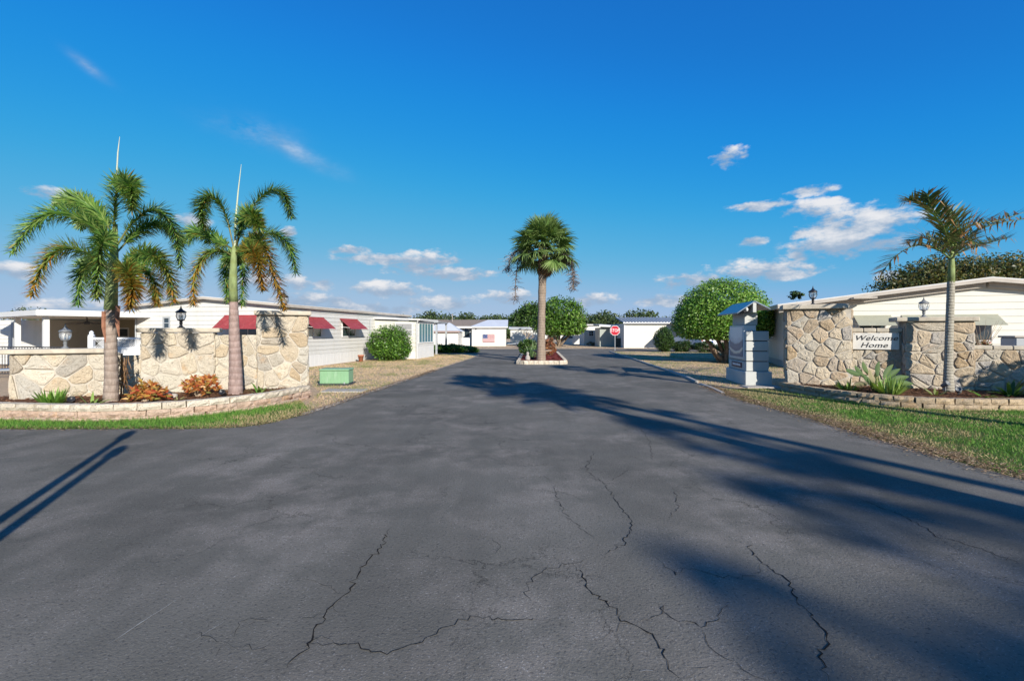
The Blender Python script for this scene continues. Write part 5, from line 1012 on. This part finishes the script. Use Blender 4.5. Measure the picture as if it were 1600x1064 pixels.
ribm = MB().add([(0,-.3,2.462),(.12,-.3,2.462),(.12,3.6,3.042),(0,3.6,3.042),(.03,-.3,2.54),(.09,-.3,2.54),(.09,3.6,3.12),(.03,3.6,3.12)], [(0,3,2,1),(4,5,6,7),(0,1,5,4),(1,2,6,5),(2,3,7,6),(3,0,4,7)]).mesh('roof_rib', ROOFW)
for k in range(19): link('roof_rib', ribm, gg, (-.12+k*.296, 0, 0))
post_roof('carport', 'dark open carport with thin posts between garage and dome tree', 'carport', (15.2, 42, 0), -.03, 9.5, 6, 2.35, .16, [(.25,.2),(1.2,.2),(2.1,.2),(4.2,.2),(.25,5.8),(9.2,.2)], FASCIA, DARKM, .1)
g2 = thing('white_garage', 'white garage with ribbed roof seen through the carport posts', 'garage', (16.4, 49, 0), 0); siding(g2, (0, 0), 0, 3.4, 0, [(0,1.55),(3.4,1.55)], .3, PALEY, False); MB().add([(-.2,-.3,1.55),(3.6,-.3,1.55),(3.6,3.4,2.45),(-.2,3.4,2.45),(-.2,-.3,1.62),(3.6,-.3,1.62),(3.6,3.4,2.52),(-.2,3.4,2.52)], [(0,3,2,1),(4,5,6,7),(0,1,5,4),(1,2,6,5),(2,3,7,6),(3,0,4,7)]).build('roof', ROOFW, g2)
for k in range(9): MB().add([(-.1+k*.42,-.3,1.622),(.0+k*.42,-.3,1.622),(.0+k*.42,3.4,2.522),(-.1+k*.42,3.4,2.522),(-.1+k*.42,-.3,1.68),(.0+k*.42,-.3,1.68),(.0+k*.42,3.4,2.58),(-.1+k*.42,3.4,2.58)], [(0,3,2,1),(4,5,6,7),(0,1,5,4),(1,2,6,5),(2,3,7,6),(3,0,4,7)]).build('roof_rib', TRIMG, g2)
# van
def van(label, loc, rz):
    t = thing('minivan', label, 'van', loc, rz); PAINT = paint('van_white', (.62,.64,.66), .25, .04, 1, .0, .6); W2 = .88
    prof = [(-2.2,.35),(-2.25,.75),(-2.2,1.05),(-2.0,1.65),(-1.7,1.78),(.4,1.78),(1.25,1.15),(2.2,.95),(2.3,.6),(2.25,.35)]      # along y: rear is negative
    V = []; 
    for (y, z) in prof: k = W2*(1-.12*max(0, z-1.05)/.7); V += [(-k, y, z), (k, y, z)]
    n = len(prof); MB().add(V, [(2*i, 2*i+1, 2*i+3, 2*i+2) for i in range(n-1)]+[tuple(range(0, 2*n, 2))[::-1], tuple(range(1, 2*n, 2)), (2*n-2, 2*n-1, 1, 0)]).build('body', PAINT, t)
    MB().add([(-.68,-2.215,1.12),(.68,-2.215,1.12),(.62,-2.05,1.60),(-.62,-2.05,1.60)], [(0,1,2,3)]).build('rear_window', PANE, t, False)
    for s in (-1, 1):
        sw_ = MB(); sw_.add([(s*.875,-1.9,1.12),(s*.875,.9,1.12),(s*.80,.35,1.65),(s*.80,-1.75,1.65)], [(0,1,2,3)]); sw_.build('side_window', PANE, t); MB().box(s*.8-.07, s*.8+.07, -2.27, -2.2, .78, 1.2, .01).build('tail_light', MT('tail_red', .3).color((.3,.02,.02)).m, t)
        for y in (-1.4, 1.4): w = MB().lathe([(.0,-.1),(.31,-.1),(.33,-.06),(.33,.06),(.31,.1),(.0,.1)], 18).build('wheel', BLACKM, t, True, (s*.82, y, .33), (0, HP, 0)); MB().lathe([(.0,-.108),(.19,-.108),(.19,.108),(.0,.108)], 12).build('rim', TRIMG, w)
    MB().box(-.26, .26, -2.285, -2.25, .62, .78).build('number_plate', MT('plate_blue', .4).color((.05,.12,.4)).m, t); MB().box(-.85, .85, -2.33, -2.2, .36, .56, .04).build('bumper', PAINT, t)
van('white minivan parked under the carport behind the dark hedge', (16.4, 43.5, 0), .25)
# right hand house
oF = Vector((11.95, 21.0, 0)); aF = -math.atan2(.32, .947); hF = thing('mobile_home', 'pale house with low gable and beige awnings behind the brown stone wall', 'house', oF, aF)
siding(hF, (0, 0), 0, 13.6, .3, [(0, 2.62), (6.8, 3.45), (13.6, 2.62)], .27, PALEY); siding(hF, (0, 9), -HP, 9, .3, [(0,2.62),(9,2.62)], .27, CREAM); skirt(hF, (0, 0), 0, 13.6, .3, TRIMG, .6); skirt(hF, (0, 9), -HP, 9, .3, TRIMG, .6)
gable(hF, 13.6, 9, 2.66, 3.52, .45, .16, ROOFW, FASCIA, None, .5)
for (x0, x1) in ((-.35, 6.75), (6.85, 13.9)):         # wide tan board under the roof edge
    z = lambda x: 2.66+.86*(x/6.8 if x < 6.8 else (13.6-x)/6.8)
    MB().extr([(x0,-.2,z(x0)-.20),(x1,-.2,z(x1)-.20),(x1,-.2,z(x1)-.004),(x0,-.2,z(x0)-.004)], (0, .17, 0)).build('barge_board', FASCIA, hF)
for (a, b) in ((2.45, 3.75), (4.1, 7.2)): awning(hF, (0, 0), 0, a, b, 2.25, 1.85, .62, BEIGEAWN, 6); window(hF, (0, 0), 0, a+.2, b-.2, 1.25, 2.05, TRIMW, PANE, 2 if b-a < 2 else 4, 1)
window(hF, (0, 0), 0, 8.3, 9.5, 1.35, 2.35, FASCIA, PANEG, 1, 1)
MB().box(2.2, 3.0, -.9, -.45, 2.92, 2.98).build('roof_vent', FASCIA, hF); MB().tube([(1.0,-.05,.3),(1.0,-.05,2.6)], .025, 6).build('downspout', TRIMW, hF)
ac = thing('utility_cabinet', 'low grey metal cabinet beyond the low right wall', 'cabinet', (15.2, 14.6, 0), -.3); MB().box(0, 1.6, 0, .7, 0, 1.42, .03).build('cabinet', TRIMG, ac); MB().box(-.04, 1.64, -.04, .74, 1.42, 1.47, .01).build('lid', FASCIA, ac)
# ================================================================ things on the ground
gb = thing('utility_box', 'pale green metal utility box on the dry lawn by the pillar', 'utility box', (-5.70, 14.3, 0), .06)
MB().box(-.05, .90, -.06, .62, 0, .05, .01).build('base_pad', DARKM, gb); MB().box(0, .85, 0, .55, .05, .43, .02).build('cabinet', GREENBOX, gb); MB().box(-.015, .865, -.02, .57, .433, .49, .02).build('lid', GREENBOX, gb)
for k in range(8): MB().box(.05+k*.095, .075+k*.095, -.012, -.002, .09, .40).build('rib', GREENBOX, gb)
MB().box(.72, .75, -.03, -.013, .02, .10).build('hasp', TRIMG, gb)
ss = thing('stop_sign', 'red octagonal stop sign on a thin post at the cross street', 'sign', (8.52, 40, 0), -.1)
MB().tube([(0,.03,0),(0,.03,1.9)], .03, 6).build('post', TRIMG, ss); oc = [(math.cos(R(22.5+45*k))*.43, math.sin(R(22.5+45*k))*.43) for k in range(8)]; RED = MT('sign_red', .45).color((.42,.012,.03)).m; SW = MT('sign_white', .45).color((.8,.8,.8)).m
MB().extr([(x, 0, z+1.68) for x, z in oc], (0, .012, 0)).build('border', SW, ss); MB().extr([(x*.93, -.004, z*.93+1.68) for x, z in oc], (0, .003, 0)).build('face', RED, ss); link('lettering', text_mesh('lettering', 'STOP', .36, .003, SW), ss, (0, -.009, 1.68), (R(90), 0, 0), (.82, 1, 1))
s2 = copy_tree(ss); s2.location = (4.1, 56.5, 0); s2.rotation_euler = (0, 0, .25); s2['label'] = 'small red sign half hidden behind the island palm trunk'; ss['group'] = s2['group'] = 'red street signs'
# sign pedestal
pd = thing('sign_pedestal', 'grey pedestal with poster case and gabled top beside the drive', 'sign', (6.85, 14.2, 0), R(-8)); pd.scale = (.76, 1, 1)
MB().box(0, .98, 0, 1.9, 0, .42, .02).build('plinth', BLUEGREY, pd); MB().box(.10, .86, .12, 1.75, .42, 1.62).build('core', DARKM, pd)
for k in range(4): MB().box(.07, .90, .09, 1.78, .43+.30*k, .43+.30*k+.275, .012).build('block_course', BLUEGREY, pd)
MB().box(.045, .5, .25, 1.62, .78, 1.78, .01).build('poster_case', TRIMW, pd); MB().box(.12, .60, .35, 1.5, 1.79, 2.16, .01).build('header_box', BLUEGREY, pd)
def postermat():
    m = MT('poster', .35, .5); s = m.node('ShaderNodeSeparateXYZ'); m.L.new(m.tc.outputs['Object'], s.inputs[0]); y, z = s.outputs[1], s.outputs[2]; yy = m.math('SUBTRACT', y, .62); arc = m.math('ADD', z, m.math('MULTIPLY', m.math('MULTIPLY', yy, yy), -.35)); arc = m.math('ADD', arc, m.math('MULTIPLY', m.noise(6, 4), .08))
    c = m.ramp(arc, [(.0,(.06,.10,.18)),(.10,(.10,.15,.22)),(.13,(.6,.5,.38)),(.19,(.68,.62,.55)),(.22,(.12,.13,.18)),(.34,(.12,.16,.24)),(.40,(.10,.13,.2)),(.46,(.55,.55,.56)),(.60,(.72,.70,.68)),(1.0,(.8,.78,.75))]); d = m.noise(38, 2); k = m.math('MULTIPLY', m.ramp(d, [(.60,0.0),(.66,.8)]), m.math('MULTIPLY', m.math('LESS_THAN', arc, .62), m.math('GREATER_THAN', arc, .36))); m.color(m.mix(k, c, (.18,.12,.12))); return m.m
MB().box(-.008, .004, 0, 1.22, 0, .90).build('poster', postermat(), pd, False, (.035, .32, .83))
PLQ = MT('plaque_maroon', .5).color((.10,.05,.06)).m; pq = MB().box(-.02, .0, 0, .95, 0, .16, .006).build('plaque', PLQ, pd, False, (.062, .45, .5))
for k in range(11): MB().box(-.026, -.021, .10+k*.068, .10+k*.068+.046, .055, .055+[.05,.07,.05,.06,.07,.05][k % 6]).build('letter_stroke', SW, pq)
for (p0, p1, nm) in (((-.34, 2.12), (.30, 2.46), 'roof_board'), ((.305, 2.46), (.86, 2.24), 'roof_board')):
    MB().add([(p0[0],-.12,p0[1]),(p1[0],-.12,p1[1]),(p1[0],1.95,p1[1]),(p0[0],1.95,p0[1]),(p0[0],-.12,p0[1]+.035),(p1[0],-.12,p1[1]+.035),(p1[0],1.95,p1[1]+.035),(p0[0],1.95,p0[1]+.035)], [(0,3,2,1),(4,5,6,7),(0,1,5,4),(1,2,6,5),(2,3,7,6),(3,0,4,7)]).build(nm, ROOFBLUE, pd)
MB().box(.24, .36, -.1, 1.9, 2.16, 2.44).build('roof_post', BLUEGREY, pd); MB().lathe([(.0,-.1),(.055,-.1),(.065,.06),(.03,.1),(.0,.1)], 12).build('flood_light', TRIMW, pd, True, (.08, .12, 2.24), (R(80), .4, 0))
# island
ISL = [(.32,23.5),(.62,23.2),(2.3,23.2),(2.62,23.5),(3.15,33.8),(2.95,34.4),(1.0,34.4),(.8,34.0)]
ik = thing('island_kerb', 'pale brick kerb of the planted island under the fan palm', 'kerb', (1.4, 23.2, 0)); bm_ = [block_mesh('kerb_block', .232, .16, .19, BLOCK_T, 300+k) for k in range(4)]
for k, (p, a) in enumerate(walk(ISL+[ISL[0]], .24, 0)): link('kerb_block', bm_[k % 4], ik, (p.x-1.4, p.y-23.2, .015), (0, 0, a))
bed('island_bed', [(1.6+(p[0]-1.6)*.95, 28.8+(p[1]-28.8)*.985) for p in ISL], .17, REDM, 5)
chips('mulch_chips', 'red wood mulch of the island', ISL, (.3,3.2,23.2,34.5), 5000, .17, [(.22,.05,.04),(.14,.03,.03),(.28,.08,.06)], 23, .045)
pb = thing('bowl_planter', 'shallow tan bowl planter in front of the island palm', 'planter', (1.55, 24.75, .16)); MB().lathe([(.14,0),(.16,.12),(.10,.2),(.12,.26),(.42,.42),(.5,.46),(.5,.49),(.40,.44),(.0,.40)], 18).build('bowl', paint('tan_bowl', (.38,.28,.2), .8), pb, True)
strap_clump('agave', 'spiky pale green agave left of the island palm trunk', (1.05, 26.2, .16), 24, 1.05, .08, [(.16,.24,.10),(.22,.30,.14),(.12,.2,.08)], 61, (.4, 1.4), .12)
shrub('round_shrub', 'small green shrub behind the agave on the island', (.95, 28, .16), [(0,0,.55,.62,.6,.5)], 2200, .07, MIDG, 62); shrub('reddish_shrub', 'rusty red shrub right of the island palm trunk', (2.25, 29, .16), [(0,0,.5,.5,.5,.55)], 2200, .07, [(.26,.09,.05),(.20,.10,.05),(.30,.16,.08)], 63)
gs_ = thing('garden_statue', 'small grey garden statue on the island mulch', 'statue', (.78, 24.1, .16)); MB().lathe([(.1,0),(.13,.05),(.12,.16),(.08,.24),(.05,.27),(.075,.32),(.07,.38),(.02,.43)], 12).build('figure', CONC, gs_, True); MB().lathe([(.14,-.02),(.15,0),(.12,.012)], 12).build('foot', CONC, gs_, True)
# spotlights and stones in the beds
def spot(label, loc, rz, mat=BLACKM):
    t = thing('garden_spotlight', label, 'spotlight', loc, rz, 'spotlights in the planters'); MB().tube([(0,0,-.05),(0,0,.07)], .012, 6).build('stake', mat, t); MB().lathe([(.0,-.09),(.035,-.09),(.05,-.04),(.058,.05),(.062,.07),(.05,.072),(.045,.05),(.0,.05)], 14).build('lamp_head', mat, t, True, (0, 0, .10), (R(55), 0, 0))
spot('black garden spotlight beside the small plant left of the tall palm', P(112,630,9.1)*1.0*Vector((1,1,0)).to_3d().length*0+Vector((P(112,630,9.1).x, 9.1, .2)), .6); spot('black garden spotlight left of the foot of the pink grey palm', (P(349,624,10.15).x, 10.15, .2), 0); spot('silver rimmed spotlight at the foot of the slender palm', (P(1498,612,10.9).x, 10.9, .17), -.8, GREYM)
spot('grey spotlight strapped at the base of the slender palm trunk', (P(1480,600,11.2).x, 11.25, .27), .3, GREYM)
def rock(label, loc, s, mat, seed):
    r = random.Random(seed); mb = MB(); V = [];
    for (q, z) in ((.7, 0), (1, .35), (.75, .75), (.3, .95)):
        for k in range(8): a = k*math.pi/4; w = q*r.uniform(.8, 1.15); V.append((math.cos(a)*w*s[0], math.sin(a)*w*s[1], z*s[2]))
    mb.add(V, [(i*8+k, i*8+(k+1) % 8, (i+1)*8+(k+1) % 8, (i+1)*8+k) for i in range(3) for k in range(8)]+[tuple(24+k for k in range(8))]); tag(mb.build('rock', mat, None, True, loc), label, 'rock')
rock('pale rock beside the paler croton', (P(272,622,10.3).x, 10.3, .19), (.09,.07,.1), CONC, 1); rock('dark rock behind the paler croton', (P(262,620,10.5).x, 10.5, .19), (.11,.08,.13), DARKM, 2)
for (loc, s, lab) in (((-4.5,13.0,.0),(.55,.3),'pale concrete pad beside the left pillar'),((7.15,13.9,.0),(.5,.25),'pale concrete pad beside the right pillar')): tag(MB().box(-s[0], s[0], -s[1], s[1], -.02, .03, .012).build('concrete_pad', CONC, None, False, loc), lab, 'pad')
hy = thing('terracotta_pot', 'small terracotta pot at the skirting of the cream home', 'pot', (-8.0, 25.6, 0)); MB().lathe([(.10,0),(.15,.3),(.17,.3),(.17,.36),(.14,.36),(.12,.3)], 12).build('pot', paint('terracotta', (.42,.16,.09), .8), hy, True); MB().lathe([(.0,.31),(.125,.315),(.0,.33)], 12).build('soil', SOIL, hy)
bt = thing('trailer', 'old grey boat trailer on the grass beyond the island', 'trailer', (1.6, 47.5, 0), .2); MB().box(-1.2, 1.2, -.5, .5, .35, .5, .04).build('bed', TRIMG, bt); MB().box(-.06, .06, -.05, .05, .0, .36).build('stand', TRIMG, bt); MB().tube([(-1.2,0,.42),(-2.1,0,.38)], .04, 6).build('tow_bar', TRIMG, bt)
for s in (-1, 1): MB().lathe([(.0,-.08),(.28,-.08),(.28,.08),(0,.08)], 14).build('wheel', BLACKM, bt, True, (.3, s*.55, .28), (HP, 0, 0))
hw = thing('white_house', 'white house glimpsed behind the leafless tree', 'house', (-.2, 60, 0), 0); siding(hw, (0, 0), 0, 4.6, 0, [(0,1.9),(4.6,1.9)], .28, CREAM, False); MB().add([(-.2,-.3,1.9),(4.8,-.3,1.9),(4.8,3,2.3),(-.2,3,2.3),(-.2,-.3,1.98),(4.8,-.3,1.98),(4.8,3,2.38),(-.2,3,2.38)], [(0,3,2,1),(4,5,6,7),(0,1,5,4),(1,2,6,5),(2,3,7,6),(3,0,4,7)]).build('roof', ROOFG, hw)
h3 = thing('white_house', 'white house seen under the far dome tree', 'house', (6.2, 62, 0), 0); siding(h3, (0, 0), 0, 5.5, 0, [(0,1.7),(5.5,1.7)], .28, WHITE, False); window(h3, (0, 0), 0, 1.0, 1.6, .7, 1.3, TRIMW, PANE, 1, 2); MB().box(-.2, 5.7, -.3, 4, 1.7, 1.85, .03).build('roof', ROOFG, h3)
